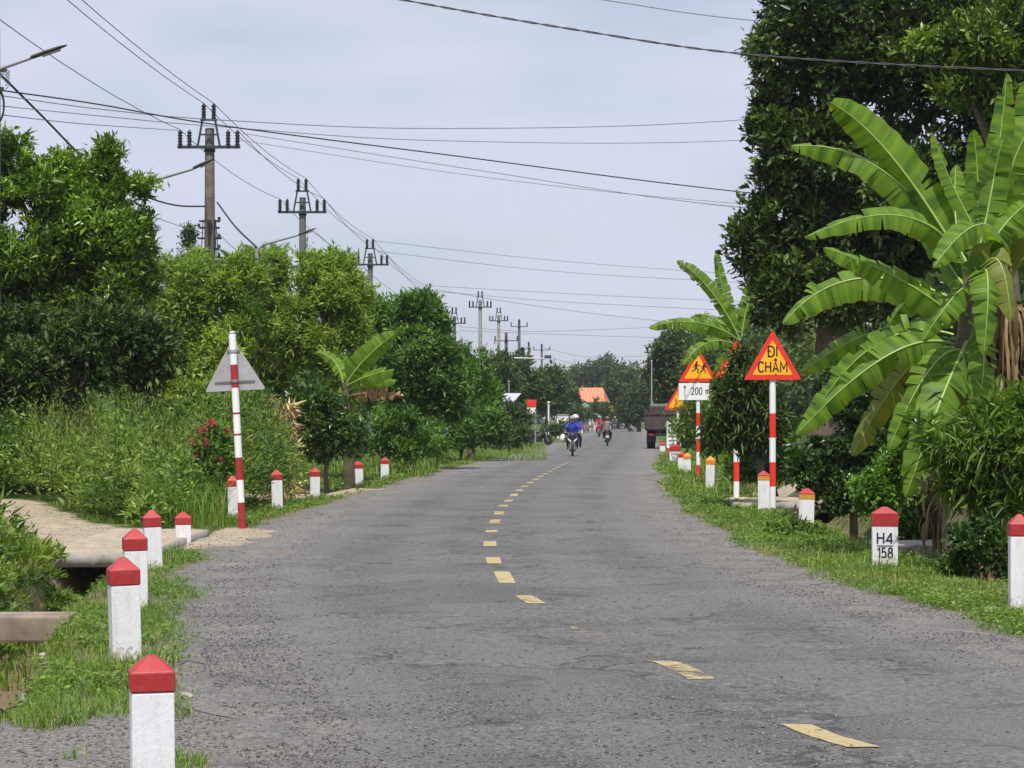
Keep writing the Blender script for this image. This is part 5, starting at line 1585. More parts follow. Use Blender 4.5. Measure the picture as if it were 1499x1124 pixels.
fw = [('upper far wire crossing the road from the dark power pole', [(545, 352, 104), (800, 380, 108), (1060, 400, 112), (1640, 440, 120)]),
      ('lower far wire crossing the road from the dark power pole', [(556, 368, 104), (800, 396, 108), (1060, 412, 112), (1640, 440, 120)]),
      ('upper far wire leaving the foliage sunk pole', [(628, 418, 132), (800, 428, 134), (960, 436, 136), (1300, 450, 140)]),
      ('middle far wire leaving the foliage sunk pole', [(632, 426, 132), (800, 440, 134), (960, 449, 136), (1300, 465, 140)]),
      ('drooping far wire leaving the foliage sunk pole', [(640, 424, 132), (760, 444, 134), (950, 468, 136), (1300, 500, 140)]),
      ('far wire level with the pointed top pole, upper strand', [(672, 478, 168), (780, 485, 172), (960, 479, 176), (1200, 470, 180)]),
      ('far wire level with the pointed top pole, lower strand', [(672, 484, 168), (780, 488, 172), (960, 494, 176), (1200, 498, 180)]),
      ('hazy wire low over the end of the road, upper strand', [(793, 508, 285), (860, 522, 290), (960, 520, 300), (1100, 512, 310)]),
      ('hazy wire low over the end of the road, lower strand', [(796, 520, 285), (860, 536, 290), (940, 532, 300), (1100, 520, 310)])]
for lab, pl in fw:
    pw(lab, pl, .0105 * (pl[0][2] / 104) ** .7, 'wire_grey')

def street_lamp(d, pole_px, arm_px, head0, head1, label, low=0.0, slope_end=None):
    X = (pole_px - HX) / F_PX * d
    g = Vector((X, d, gh(X, d)))
    root = empty('street_lamp', g); tag(root, label, 'street lamp', 'street lamps on thin steel poles')
    a = W3(arm_px[0], arm_px[1], d) - g; h0 = W3(head0[0], head0[1], d) - g; h1 = W3(head1[0], head1[1], d) - g
    MB().tube([(0, 0, -.2), (0, 0, a.z * .6), (0, 0, a.z - .02)], [.065, .055, .045], 10).build('pole', M['galv_dull'], root)
    mb = MB(); mb.tube([(0, 0, a.z - .35), Vector((.02, 0, a.z - .06)), a.lerp(h0, .12) + Vector((0, 0, .03)), h0], [.035, .033, .03, .026], 8)
    mb.build('arm', M['galv_dull'], root)
    ax = (h1 - h0).normalized(); L_ = (h1 - h0).length
    up = Vector((-ax.z, 0, ax.x))
    rings = [(0, .028, .05), (.06, .042, .075), (.45, .042, .10), (.8, .028, .10), (1.0, .008, .05)]
    vs, fs = [], []
    for q, hh_, wy in rings:
        c = h0 + ax * L_ * q
        for k in range(8):
            an = 2 * math.pi * k / 8
            vs.append(c + up * (math.cos(an) * hh_ * (1.0 if math.cos(an) > 0 else .5)) + Vector((0, math.sin(an) * wy, 0)))
    for i in range(len(rings) - 1):
        for k in range(8):
            fs.append((i * 8 + k, i * 8 + (k + 1) % 8, (i + 1) * 8 + (k + 1) % 8, (i + 1) * 8 + k))
    fs.append(tuple(range(8))); fs.append(tuple(reversed(range(32, 40))))
    hd = MB().add(vs, fs, 0, True).build('lamp_head', M['lamp_grey'], root)
    c = h0 + ax * L_ * .55 - up * .036
    rot = Matrix(((ax.x, 0, up.x), (0, 1, 0), (ax.z, 0, up.z)))
    MB().box(c, (L_ * .5, .11, .012), rot).build('lens', M['lens'], hd)
    return root
street_lamp(46, 210, (214, 270), (283, 247), (314, 232), 'street lamp whose grey head reaches in front of the tallest brown pole')
street_lamp(57.4, 376, (378, 362), (437, 344), (463, 334), 'street lamp reaching towards the second brown power pole')
street_lamp(38, -45, (-40, 118), (45, 85), (98, 66), 'large street lamp head poking in at the top left corner')
# long boom arm over the far verge
d = 160.0; X = (808 - HX) / F_PX * d
g = Vector(((686 - HX) / F_PX * d, d, gh((686 - HX) / F_PX * d, d)))
root = empty('boom_pole', g); tag(root, 'long pale horizontal boom arm with a dark end in front of the far poles', 'boom pole')
k_ = d / F_PX; zb = EYE + (HY - 528) * k_
MB().tube([(0, 0, -.2), (0, 0, zb)], [.09, .07], 10).build('pole', M['galv_dull'], root)
MB().tube([(0, 0, zb), (60 * k_, 0, zb - .03), (112 * k_, 0, zb - .08)], [.06, .055, .045], 8).build('arm', M['galv'], root)
MB().box((116 * k_, 0, zb + .05), (10 * k_, .25, .22), bev=.03).build('lamp_head', M['lamp_grey'], root)

# thin bare posts standing between the left trees
for px, y0, d, lab, r, mt in [(803, 590, 150, 'slim white post on the verge before the white wall', .06, 'sign_white'), (815, 560, 230, 'far thin grey post left of the orange roof', .07, 'galv_dull'),
                              (745, 560, 140, 'thin grey post before the white awning', .05, 'galv_dull'), (768, 560, 200, 'thin grey post left of the red shop sign', .06, 'galv_dull'),
                              (954, 530, 140, 'thin pale post before the dark grey tree', .045, 'galv'), (783, 565, 215, 'thin post right of the red shop sign', .06, 'galv_dull')]:
    X = (px - HX) / F_PX * d; zt = EYE + (HY - y0) / F_PX * d
    mb = MB(); mb.tube([(X, d, -.2), (X, d, zt * .5), (X, d, zt)], [r, r * .95, r * .85], 8); mb.lathe([(r * 1.3, 0), (r * 1.3, .06), (r * .4, .12)], (X, d, zt), 8)
    tag(mb.build('thin_post', M[mt]), lab, 'post')

# ------------------------------------------------------------------ small plants with a look of their own
def stalk_bundle():
    g = G(415, 726); root = empty('straw_bundle', g); tag(root, 'tall bundle of dry yellow maize stalks standing among the left shrubs', 'straw bundle')
    d = g.y; k_ = d / F_PX; rg = random.Random(4)
    H = 142 * k_
    mb = MB()
    for k in range(46):
        a = rg.uniform(0, 6.28); q = rg.random() ** .5 * .20
        b = Vector((math.cos(a) * q * 1.2, math.sin(a) * q, 0)); tpt = Vector((math.cos(a) * q * .5 + rg.uniform(-.05, .05), math.sin(a) * q * .5, H * rg.uniform(.6, .95)))
        mb.tube([b, b.lerp(tpt, .5) + Vector((rg.uniform(-.03, .03), 0, 0)), tpt], [.012, .011, .008], 5)
    mb.build('stalks', M['straw'], root)
    V, Fc, n = [], [], 0
    r2 = np.random.RandomState(3); m_ = 420
    z = H * r2.rand(m_) ** .7; a = r2.rand(m_) * 6.28
    P = np.stack([np.cos(a) * .16 * (1.1 - z / H * .5), np.sin(a) * .16, z], 1)
    A = unit(np.stack([np.cos(a) * .8, np.sin(a) * .8, -.7 + 1.3 * r2.rand(m_)], 1) + r2.randn(m_, 3) * .3)
    V, Fc = leaves_np(P, A, r2.randn(m_, 3), .16 + .22 * r2.rand(m_), np.full(m_, .026), droop=.35)
    link('dry_leaves', np_mesh('dry_leaves', V, Fc, [M['straw']]), root)
    mb = MB(); mb.lathe([(.19, -.02), (.205, 0), (.205, .03), (.19, .05)], (0, 0, H * .42), 12); mb.build('tie', M['bark'], root)
stalk_bundle()
def flower_plant(px, y, d, r, n, mat, label, leafm='leaf_mid', seed=1, hgt=None):
    X = (px - HX) / F_PX * d; g = Vector((X, d, gh(X, d)))
    root = empty('flowering_shrub', g); tag(root, label, 'flowering shrub')
    c = W3(px, y, d); rg = np.random.RandomState(seed)
    V, Fc, tint = crown_np([(c, (r, r, r * 1.2)), (c - Vector((0, 0, r)), (r * 1.1, r, r))], 260, 9, .11, .05, seed, gaps=.05)
    link('leaves', np_mesh('leaves', V - np.array(g), Fc, [M[leafm]], {'tint': ('FACE', tint)}), root)
    MB().tube([(0, 0, -.1), (c - g) * .5, c - g], [.03, .022, .012], 6).build('stem', M['bark'], root)
    for k in range(n):
        q = np.array(c) + unit(rg.randn(3) * [1, .4, 1] + [0, -1.2, .1]) * r * [1.0, 1.0, 1.5] * .98
        m_ = 46
        D = unit(rg.randn(m_, 3) + [0, -.3, .2])
        V, Fc = leaves_np(q + D * .02, D, rg.randn(m_, 3), np.full(m_, .085), np.full(m_, .055))
        link('flower', np_mesh('flower', V - np.array(g), Fc, [M[mat]], {'tint': ('FACE', np.repeat(rg.rand(m_), 2))}), root)
flower_plant(307, 655, 36.4, .28, 7, 'flower', 'shrub with red pink flowers left of the sign pole', seed=5)
flower_plant(640, 640, 78, .34, 6, 'flower_v', 'shrub with violet blue flowers at the foot of the dark trees', seed=6)
flower_plant(198, 715, 34.2, .12, 1, 'flower', 'single small red flower behind the left posts', leafm='leaf_weed', seed=8)

# palm tops behind the pale tree
def palm(px, y, d, label, seed):
    X = (px - HX) / F_PX * d; g = Vector((X, d, gh(X, d)))
    root = empty('palm_tree', g); tag(root, label, 'palm tree', 'palms behind the pale trees')
    c = W3(px, y, d) - g; rg = random.Random(seed)
    MB().tube([(0, 0, -.2), (c.x * .5 + .1, 0, c.z * .5), c], [.16, .12, .10], 8).build('trunk', M['bark'], root)
    for k in range(13):
        a = k * 2.399; el = rg.uniform(.1, 1.1); L_ = rg.uniform(1.2, 1.6)
        dr = Vector((math.cos(a) * math.cos(el), math.sin(a) * math.cos(el), math.sin(el)))
        n = 18; P, A, N = [], [], []
        sd = dr.cross(Vector((0, 0, 1))).normalized()
        for j in range(n):
            q = .15 + .85 * j / n
            base = c + dr * L_ * q - Vector((0, 0, .45 * q * q * L_ * .7))
            for s in (-1, 1):
                P.append(base); A.append(sd * s + dr * .7 - Vector((0, 0, .25))); N.append((0, 0, 1))
        Ln = np.array([.42 * (1 - .6 * abs(2 * (j // 2) / n - .8)) for j in range(2 * n)])
        V, Fc = leaves_np(np.array(P), np.array([list(v) for v in A]), np.array(N, float), Ln, np.full(2 * n, .022), droop=.2)
        link('frond', np_mesh('frond', V, Fc, [M['leaf_mid']], {'tint': ('FACE', np.full(4 * n, .4 + .3 * rg.random()))}), root)
palm(355, 396, 75, 'palm top peeking out beside the tallest brown pole', 3)
palm(393, 394, 76, 'palm top peeking out beside the second street lamp pole', 4)
tree('conifer_tree', 'small dark pointed tree top left of the tallest brown pole', 276, 72, [(276, 372, 14, 22), (276, 352, 8, 14), (276, 340, 4, 10), (270, 400, 20, 24)], 'leaf_bush', 420, 8, .12, .04, 88, trunk_r=.06)

# ------------------------------------------------------------------ buildings in the distance
def house():
    d = 300.0; k_ = d / F_PX
    X = (862 - HX) * k_; g = Vector((X, d, gh(X, d)))
    root = empty('house', g, (0, 0, R(-8))); tag(root, 'far house with an orange tiled roof and pale green gabled porch', 'house')
    z = lambda y: EYE + (HY - y) * k_ - g.z
    w = 44 * k_
    MB().box((0, 2.5, z(588) / 2), (w * .9, 5, z(588)), bev=.02).build('wall', M['house_wall'], root)
    zr0, zr1 = z(588.5), z(567); hw = w * .56; rd = 3.2
    vs = [(-hw, 2.5 - rd, zr0), (hw, 2.5 - rd, zr0), (hw, 2.5 + rd, zr0), (-hw, 2.5 + rd, zr0), (-hw * .72, 2.5, zr1), (hw * .72, 2.5, zr1)]
    fs = [(0, 1, 5, 4), (1, 2, 5), (2, 3, 4, 5), (3, 0, 4), (3, 2, 1, 0)]
    rf = MB().add(vs, fs).build('roof', M['roof_tile'], root)
    gb = MB(); a = w * .3
    gb.add([(-a - .6, -2.0, z(597)), (a - .6, -2.0, z(597)), (-.6, -2.0, z(588)), (-a - .6, 2, z(597)), (a - .6, 2, z(597)), (-.6, 2, z(588))], [(0, 1, 2), (5, 4, 3), (0, 2, 5, 3), (1, 4, 5, 2), (0, 3, 4, 1)])
    gb.build('porch_gable', M['house_green'], root)
    for s in (-1, 1): MB().box((-.6 + s * a * .85, -1.9, z(597) / 2), (.22, .22, z(597))).build('porch_post', M['sign_white'], root)
    MB().box((-.6, -.03, 1.05), (1.0, .06, 2.1)).build('door', M['house_green'], root)
    for s in (-1, 1):
        f = MB().box((s * w * .3 - .2, -.03, 1.5), (.95, .08, 1.1)).build('window', M['sign_white'], root)
        MB().box((s * w * .3 - .2, -.075, 1.5), (.75, .01, .9)).build('pane', M['pane'], f)
m, t, p = newmat('orange roof tile')
wv_ = nnew(t, 'ShaderNodeTexWave'); wv_.inputs['Scale'].default_value = 3
t.links.new(mixc(t, wv_.outputs[0], (0.52, 0.17, 0.09), (0.66, 0.25, 0.14)), p.inputs['Base Color']); p.inputs['Roughness'].default_value = .8
M['roof_tile'] = m
M['house_wall'] = plain('pale house wall', (0.55, 0.56, 0.50), .9)
M['house_green'] = plain('pale green paint', (0.34, 0.52, 0.44), .7)
M['pane'] = plain('dark window glass', (0.03, 0.04, 0.05), .1)
M['tin'] = plain('pale tin sheet', (0.55, 0.58, 0.62), .5, .3, var=.1)
M['blue_tin'] = plain('pale blue sheet', (0.36, 0.48, 0.60), .6)
house()
def shop(d, px0, px1, y_top, y_low, label, mat, sign=None):
    k_ = d / F_PX; X = ((px0 + px1) / 2 - HX) * k_; g = Vector((X, d, gh(X, d)))
    root = empty('shop', g, (0, 0, R(-5))); tag(root, label, 'shop building')
    w = (px1 - px0) * k_; zt = EYE + (HY - y_top) * k_; zl = EYE + (HY - y_low) * k_
    MB().box((0, 2.2, zl / 2), (w, 3, zl)).build('wall', M['house_wall'], root)
    vs = []
    n = 24
    for i in range(n + 1):
        x = -w * .55 + w * 1.1 * i / n; dz = .02 * (i % 2)
        vs += [(x, -.6, zl + dz), (x, 3.9, zt + dz)]
    rf = MB().add(vs, [(2 * i, 2 * i + 2, 2 * i + 3, 2 * i + 1) for i in range(n)]).build('awning', M[mat], root)
    so = rf.modifiers.new('thick', 'SOLIDIFY'); so.thickness = .03
    for s in (-1, 1): MB().tube([(s * w * .48, -.45, 0), (s * w * .48, -.45, zl)], .04, 8).build('awning_post', M['galv_dull'], root)
    MB().box((w * .1, .68, 1.0), (w * .4, .05, 2.0)).build('door', M['blue_tin'], root)
shop(121, 724, 752, 574, 588, 'small roadside shop with a pale tin awning among the left trees', 'tin')
shop(128, 704, 722, 574, 588, 'small building with a bluish awning left of the tin awning shop', 'blue_tin')
def hoarding(d, px0, px1, y0, y1, ym, label):
    k_ = d / F_PX; X = ((px0 + px1) / 2 - HX) * k_; g = Vector((X, d, gh(X, d)))
    root = empty('signboard', g, (0, 0, R(-4))); tag(root, label, 'signboard')
    z = lambda y: EYE + (HY - y) * k_ - g.z; w = (px1 - px0) * k_
    MB().box((0, 0, (z(y0) + z(ym)) / 2), (w, .12, z(y0) - z(ym) - .005), bev=.02).build('red_panel', M['sign_red'], root)
    MB().box((0, .01, (z(ym) + z(y1)) / 2), (w * .95, .10, z(ym) - z(y1)), bev=.02).build('white_panel', M['sign_white'], root)
    for s in (-1, 1): MB().tube([(s * w * .4, .02, -.1), (s * w * .4, .02, z(y1))], .05, 8).build('leg', M['galv_dull'], root)
hoarding(126, 771, 785, 585, 606, 596, 'red and white shop signboard on legs among the far left trees')
def low_wall():
    d = 175.0; k_ = d / F_PX; X = (824 - HX) * k_; g = Vector((X, d, gh(X, d)))
    root = empty('white_wall', g, (0, 0, R(-10))); tag(root, 'short white plastered wall end behind the first motorcycle', 'wall')
    h = EYE + (HY - 608) * k_ - g.z
    MB().box((0, 0, h / 2), (17 * k_, .25, h), bev=.02).build('panel', M['white_paint'], root)
    MB().box((0, 0, h + .04), (18 * k_, .33, .075), bev=.015).build('coping', M['concrete'], root)
low_wall()
# red and white kerb barrier on the far bend
d = 235.0; k_ = d / F_PX
a = W3(852, 632, d); b = W3(868, 622, 262)
a.z = gh(a.x, a.y); b.z = gh(b.x, b.y)
root = empty('crash_barrier', a); tag(root, 'low red and white barrier on the left of the far bend', 'barrier')
mb = MB(); q = b - a; n = 9
for k in range(n):
    p0, p1 = q * (k / n), q * ((k + 1) / n)
    c = (p0 + p1) / 2
    rot = Matrix.Rotation(math.atan2(q.y, q.x), 3, 'Z')
    mb.box(c + Vector((0, 0, .62)), ((p1 - p0).length * .998, .12, .34), rot, k % 2)
mb.build('rail', [M['sign_red'], M['sign_white']], root)
for k in range(0, n + 1, 3): MB().box(q * (k / n) * .995 + Vector((0, 0.12, .35)), (.12, .1, .7)).build('leg', M['sign_white'], root)
# flags by the end of the road
for px, y0, c, lab in [(893, 592, 'sign_yellow', 'upright yellow flag near the end of the road'), (882, 592, 'orange_paint', 'orange flag left of the yellow one near the end of the road')]:
    d = 285.0; k_ = d / F_PX; X = (px - HX) * k_; g = Vector((X, d, gh(X, d)))
    root = empty('flag', g); tag(root, lab, 'flag')
    zt = EYE + (HY - y0) * k_
    MB().tube([(0, 0, -.1), (0, 0, zt)], .04, 8).build('flagpole', M['galv_dull'], root)
    vs = []
    for i in range(7):
        for j in range(2): vs.append((.05 + i * .045, .05 * math.sin(i * 1.3), zt - .1 - j * (.95 - .04 * i)))
    o = MB().add(vs, [(2 * i, 2 * i + 1, 2 * i + 3, 2 * i + 2) for i in range(6)]).build('cloth', M[c], root)
    s_ = o.modifiers.new('thick', 'SOLIDIFY'); s_.thickness = .01

# ------------------------------------------------------------------ motorcycles, riders, truck
M['tyre'] = plain('tyre rubber', (0.02, 0.02, 0.02), .85)
M['black_plastic'] = plain('black plastic', (0.018, 0.018, 0.02), .4)
M['chrome'] = plain('chrome', (0.6, 0.6, 0.62), .2, .9)
M['white_plastic'] = plain('white plastic', (0.75, 0.75, 0.76), .3, var=.03)
M['glass_white'] = plain('headlight glass', (0.85, 0.86, 0.9), .08, var=.02)
M['red_plastic'] = plain('red plastic', (0.3, 0.015, 0.025), .3)
M['skin'] = plain('skin', (0.42, 0.24, 0.16), .6, var=.06)
M['hair'] = plain('black hair', (0.012, 0.010, 0.010), .5)
M['blue_cloth'] = plain('blue jacket cloth', (0.025, 0.055, 0.42), .8)
M['dark_cloth'] = plain('dark trousers cloth', (0.022, 0.024, 0.032), .85)
M['tan_cloth'] = plain('tan shirt cloth', (0.20, 0.155, 0.135), .85)
M['red_cloth'] = plain('red jacket cloth', (0.48, 0.03, 0.06), .8)
M['jean_cloth'] = plain('blue trousers cloth', (0.05, 0.09, 0.22), .85)
M['grey_cloth'] = plain('grey jacket cloth', (0.35, 0.36, 0.38), .85)
M['grey_helmet'] = plain('grey helmet', (0.26, 0.27, 0.29), .35)
M['brown_helmet'] = plain('brown helmet', (0.18, 0.08, 0.06), .35)
M['bag'] = plain('pale plastic bag', (0.66, 0.68, 0.58), .6)

def wheel(root, y, r, w, name):
    Mx = Matrix.Rotation(R(90), 3, 'Y')
    o = MB().lathe([(r * .78, -w / 2), (r * .97, -w * .42), (r, 0), (r * .97, w * .42), (r * .78, w / 2)], (0, y, r), 20, 0, Mx).build(name, M['tyre'], root)
    MB().lathe([(r * .05, -w * .55), (r * .72, -w * .3), (r * .77, -w * .52), (r * .77, w * .52), (r * .72, w * .3), (r * .05, w * .55)], (0, y, r), 16, 0, Mx).build('rim', M['chrome'], o)
def motorcycle(loc, rz, sc, label, front, shield, tail='red_plastic', facing=True):
    root = empty('motorcycle', loc, (0, 0, rz)); root.scale = (sc, sc, sc)
    tag(root, label, 'motorcycle', 'motorcycles on the road')
    wheel(root, -.62, .285, .085, 'front_wheel'); wheel(root, .62, .285, .10, 'rear_wheel')
    mb = MB()
    for s in (-1, 1): mb.tube([(s * .075, -.62, .285), (s * .075, -.50, .62), (s * .05, -.42, .86)], .026, 8)
    mb.build('fork', M['chrome'], root)
    mb = MB()
    pts = [(-.33 + .0, k) for k in ()]
    for s in (-1, 1): mb.tube([(0, -.40, .97), (s * .12, -.40, 1.0), (s * .34, -.34, .99)], .014, 8); mb.tube([(s * .25, -.36, .995), (s * .36, -.33, .985)], .022, 8)
    mb.build('handlebar', M['black_plastic'], root)
    # front cowl: a tapered shell
    vs, fs = [], []
    prof = [(.42, .07, -.54), (.55, .16, -.52), (.72, .21, -.50), (.86, .19, -.52), (.96, .13, -.50), (1.02, .06, -.46)]
    n = 10
    for z, w, y in prof:
        for k in range(n):
            a = math.pi * 2 * k / n
            vs.append((math.cos(a) * w, y + .10 + math.sin(a) * (.11 if math.sin(a) < 0 else .05), z))
    for i in range(len(prof) - 1):
        for k in range(n): fs.append((i * n + k, i * n + (k + 1) % n, (i + 1) * n + (k + 1) % n, (i + 1) * n + k))
    fs.append(tuple(reversed(range(n)))); fs.append(tuple((len(prof) - 1) * n + k for k in range(n)))
    MB().add(vs, fs, 0, True).build('front_cowl', M[shield], root)
    MB().lathe([(.03, 0), (.09, .02), (.105, .05), (.10, .09)], (0, -.47, .90), 14, 0, Matrix.Rotation(R(90), 3, 'X') @ Matrix.Rotation(R(180), 3, 'X')).build('headlight', M['glass_white'], root)
    mb = MB()
    for s in (-1, 1): mb.prism([(s * .02, .60), (s * .05, .66), (s * .19, .78), (s * .21, .74), (s * .10, .62), (s * .03, .55)] if s > 0 else [(s * .03, .55), (s * .10, .62), (s * .21, .74), (s * .19, .78), (s * .05, .66), (s * .02, .60)], -.565, -.54)
    mb.build('front_trim', M[front], root)
    mb = MB(); mb.tube([(0, -.74, .42), (0, -.70, .56), (0, -.58, .60), (0, -.46, .58)], [.05, .075, .08, .06], 10); mb.build('front_mudguard', M[shield], root)
    mb = MB(); mb.tube([(0, -.40, .72), (0, -.22, .50), (0, .05, .44), (0, .30, .58), (0, .62, .68), (0, .82, .74)], [.10, .13, .14, .16, .13, .05], 10); mb.build('body', M[shield], root)
    mb = MB(); mb.tube([(0, -.02, .74), (0, .12, .775), (0, .40, .785), (0, .72, .81), (0, .80, .80)], [.06, .115, .13, .11, .05], 10); mb.build('seat', M['black_plastic'], root)
    MB().box((0, .05, .30), (.26, .42, .22), bev=.04).build('engine', M['black_plastic'], root)
    mb = MB(); mb.tube([(.13, .0, .22), (.17, .35, .26), (.18, .85, .36)], [.02, .045, .05], 8); mb.build('exhaust', M['chrome'], root)
    for s in (-1, 1):
        mb = MB(); mb.tube([(s * .22, -.36, 1.0), (s * .30, -.38, 1.18)], .008, 6); mb.box((s * .32, -.385, 1.22), (.12, .02, .075), bev=.008); mb.build('mirror', M['black_plastic'], root)
    MB().box((0, .86, .70), (.16, .05, .08), bev=.015).build('tail_light', M[tail], root)
    MB().box((0, .885, .55), (.19, .012, .14), Matrix.Rotation(R(-12), 3, 'X')).build('number_plate', M['sign_white'], root)
    return root

def person(loc, rz, sc, label, top, legs, helmet=None, passenger=False, dx=0.0, group=None):
    J = {'pelvis': (0, .20, .88), 'waist': (0, .17, 1.03), 'chest': (0, .12, 1.22), 'collar': (0, .09, 1.38), 'neck': (0, .075, 1.45), 'jaw': (0, .045, 1.52), 'head': (0, .06, 1.60), 'crown': (0, .07, 1.67)}
    for s, n in ((-1, 'l'), (1, 'r')):
        if passenger:
            J.update({n + 'sh': (s * .18, .10, 1.36), n + 'el': (s * .26, -.04, 1.14), n + 'wr': (s * .17, -.22, 1.04), n + 'ha': (s * .14, -.28, 1.03)})
        else:
            J.update({n + 'sh': (s * .19, .09, 1.36), n + 'el': (s * .33, -.08, 1.16), n + 'wr': (s * .31, -.28, 1.05), n + 'ha': (s * .30, -.35, 1.02)})
        J.update({n + 'hip': (s * .10, .18, .85), n + 'kn': (s * .23, -.20, .76), n + 'an': (s * .20, -.06, .36), n + 'to': (s * .21, -.22, .31)})
        h = Vector(J[n + 'ha'])
        for f in range(4): J[n + 'f%d' % f] = tuple(h + Vector((s * (.03 - .02 * f), -.045 + .004 * f, -.012 - .006 * f)))
        J[n + 'f4'] = tuple(h + Vector((-s * .04, .01, -.03)))
    rad = {'pelvis': .15, 'waist': .135, 'chest': .155, 'collar': .10, 'neck': .055, 'jaw': .075, 'head': .10, 'crown': .065}
    for n in 'lr':
        rad.update({n + 'sh': .075, n + 'el': .05, n + 'wr': .036, n + 'ha': .034, n + 'hip': .105, n + 'kn': .07, n + 'an': .045, n + 'to': .035})
        for f in range(5): rad[n + 'f%d' % f] = .011
    E = [('pelvis', 'waist'), ('waist', 'chest'), ('chest', 'collar'), ('collar', 'neck'), ('neck', 'jaw'), ('jaw', 'head'), ('head', 'crown')]
    for n in 'lr':
        E += [('collar', n + 'sh'), (n + 'sh', n + 'el'), (n + 'el', n + 'wr'), (n + 'wr', n + 'ha'), ('pelvis', n + 'hip'), (n + 'hip', n + 'kn'), (n + 'kn', n + 'an'), (n + 'an', n + 'to')]
        E += [(n + 'ha', n + 'f%d' % f) for f in range(5)]
    names = list(J)
    me = bpy.data.meshes.new('person'); me.from_pydata([J[k] for k in names], [(names.index(a), names.index(b)) for a, b in E], [])
    ob = link('person', me)
    sk = ob.modifiers.new('skin', 'SKIN'); ob.modifiers.new('sub', 'SUBSURF').levels = 2
    for i, k in enumerate(names):
        v = me.skin_vertices[0].data[i]; v.radius = (rad[k], rad[k]); v.use_root = (k == 'pelvis')
    dg = bpy.context.evaluated_depsgraph_get()
    m2 = bpy.data.meshes.new_from_object(ob.evaluated_get(dg))
    bpy.data.objects.remove(ob)
    m2.materials.clear()
    for k in (top, legs, 'skin', 'black_plastic'): m2.materials.append(M[k])
    segs = []
    for a, b in E:
        kind = 0
        if a[1:] in ('hip', 'kn') or b[1:] == 'hip': kind = 1
        if a[1:] == 'an': kind = 3
        if a in ('neck', 'jaw', 'head') or a[1:] == 'ha' or b[1:] == 'ha': kind = 2
        segs.append((Vector(J[a]), Vector(J[b]), kind))
    for f in m2.polygons:
        c = f.center; best = (9, 0)
        for a, b, kd in segs:
            ab = b - a; q = max(0, min(1, (c - a).dot(ab) / ab.length_squared))
            dd = (a + ab * q - c).length
            if dd < best[0]: best = (dd, kd)
        f.material_index = best[1]; f.use_smooth = True
    # nose and eyes belong to the same body mesh
    bm = bmesh.new(); bm.from_mesh(m2)
    def blob(c, r, mi):
        q = bmesh.ops.create_icosphere(bm, subdivisions=1, radius=r, matrix=Matrix.Translation(c))
        for v in q['verts']:
            for f in v.link_faces: f.material_index = mi
    blob((0, -.058, 1.565), .02, 2)
    for s in (-1, 1): blob((s * .034, -.038, 1.60), .012, 3); blob((s * .098, .06, 1.58), .024, 2)
    bm.to_mesh(m2); bm.free()
    root = link('person', m2)
    root.location = loc; root.rotation_euler = (0, 0, rz); root.scale = (sc, sc, sc)
    tag(root, label, 'person', group)
    if helmet:
        mb = MB(); pf = [(.128, -.03), (.135, .03), (.128, .08), (.10, .125), (.055, .15), (.01, .158)]
        mb.lathe(pf, (0, .065, 1.60), 16); mb.prism([(-.10, 1.615), (.10, 1.615), (.09, 1.635), (-.09, 1.635)], -.13, .0)
        mb.build('helmet', M[helmet], root)
    else:
        mb = MB(); mb.lathe([(.10, -.02), (.108, .03), (.10, .075), (.07, .105), (.01, .12)], (0, .08, 1.60), 14); mb.build('hair', M['hair'], root)
    return root
def on_road(px, base_or_d, is_d=False):
    d = base_or_d if is_d else DG(base_or_d)
    X = (px - HX) / F_PX * d
    u = X - float(cx(d))
    return Vector((X, d, float(roadz(np.array(u), np.array(d))) + .004))
# nearest: two people on a dark motorcycle
L1 = on_road(838, 668); rz1 = R(-2)
motorcycle(L1, rz1, .90, 'nearest dark motorcycle with a lit looking headlight and white front trim', 'white_plastic', 'black_plastic')
person(L1, rz1, .90, 'rider in a blue jacket and grey helmet on the nearest motorcycle', 'blue_cloth', 'dark_cloth', 'grey_helmet')
person(L1 + Vector((.13, .34, .05)), rz1, .90, 'passenger in a white helmet sitting behind the blue rider', 'blue_cloth', 'dark_cloth', 'white_plastic', passenger=True)
mb = MB(); mb.lathe([(.05, 0), (.12, .05), (.14, .16), (.10, .28), (.03, .33)], L1 + Vector((-.36, .02, .52)), 10); tag(mb.build('carrier_bag', M['bag']), 'pale bag hanging on the left of the nearest motorcycle', 'bag')
# going away, tan shirt
L2 = on_road(889, 128, True); rz2 = R(178)
motorcycle(L2, rz2, .90, 'motorcycle with a white number plate seen from behind', 'black_plastic', 'black_plastic')
person(L2, rz2, .90, 'person in a tan shirt and brown helmet riding away', 'tan_cloth', 'dark_cloth', 'brown_helmet')
# red jacket further away
L3 = on_road(877, 190, True)
motorcycle(L3, R(-4), .95, 'distant red fronted motorcycle coming behind the nearest one', 'red_plastic', 'red_plastic')
person(L3, R(-4), .95, 'distant rider in a red jacket and blue trousers', 'red_cloth', 'jean_cloth', 'grey_helmet')
L4 = on_road(900, 300, True)
motorcycle(L4, R(-4), .95, 'most distant motorcycle at the end of the road', 'white_plastic', 'black_plastic')
person(L4, R(-4), .95, 'most distant rider in a grey jacket and white helmet', 'grey_cloth', 'dark_cloth', 'white_plastic')
# parked on the left verge
for k, (px, d, lab) in enumerate([(789, 132, 'parked dark motorcycle on the left verge before the white post')]):
    X = (px - HX) / F_PX * d
    motorcycle(Vector((X, d, gh(X, d))), R(60 + 25 * k), .95, lab, 'white_plastic', 'black_plastic')

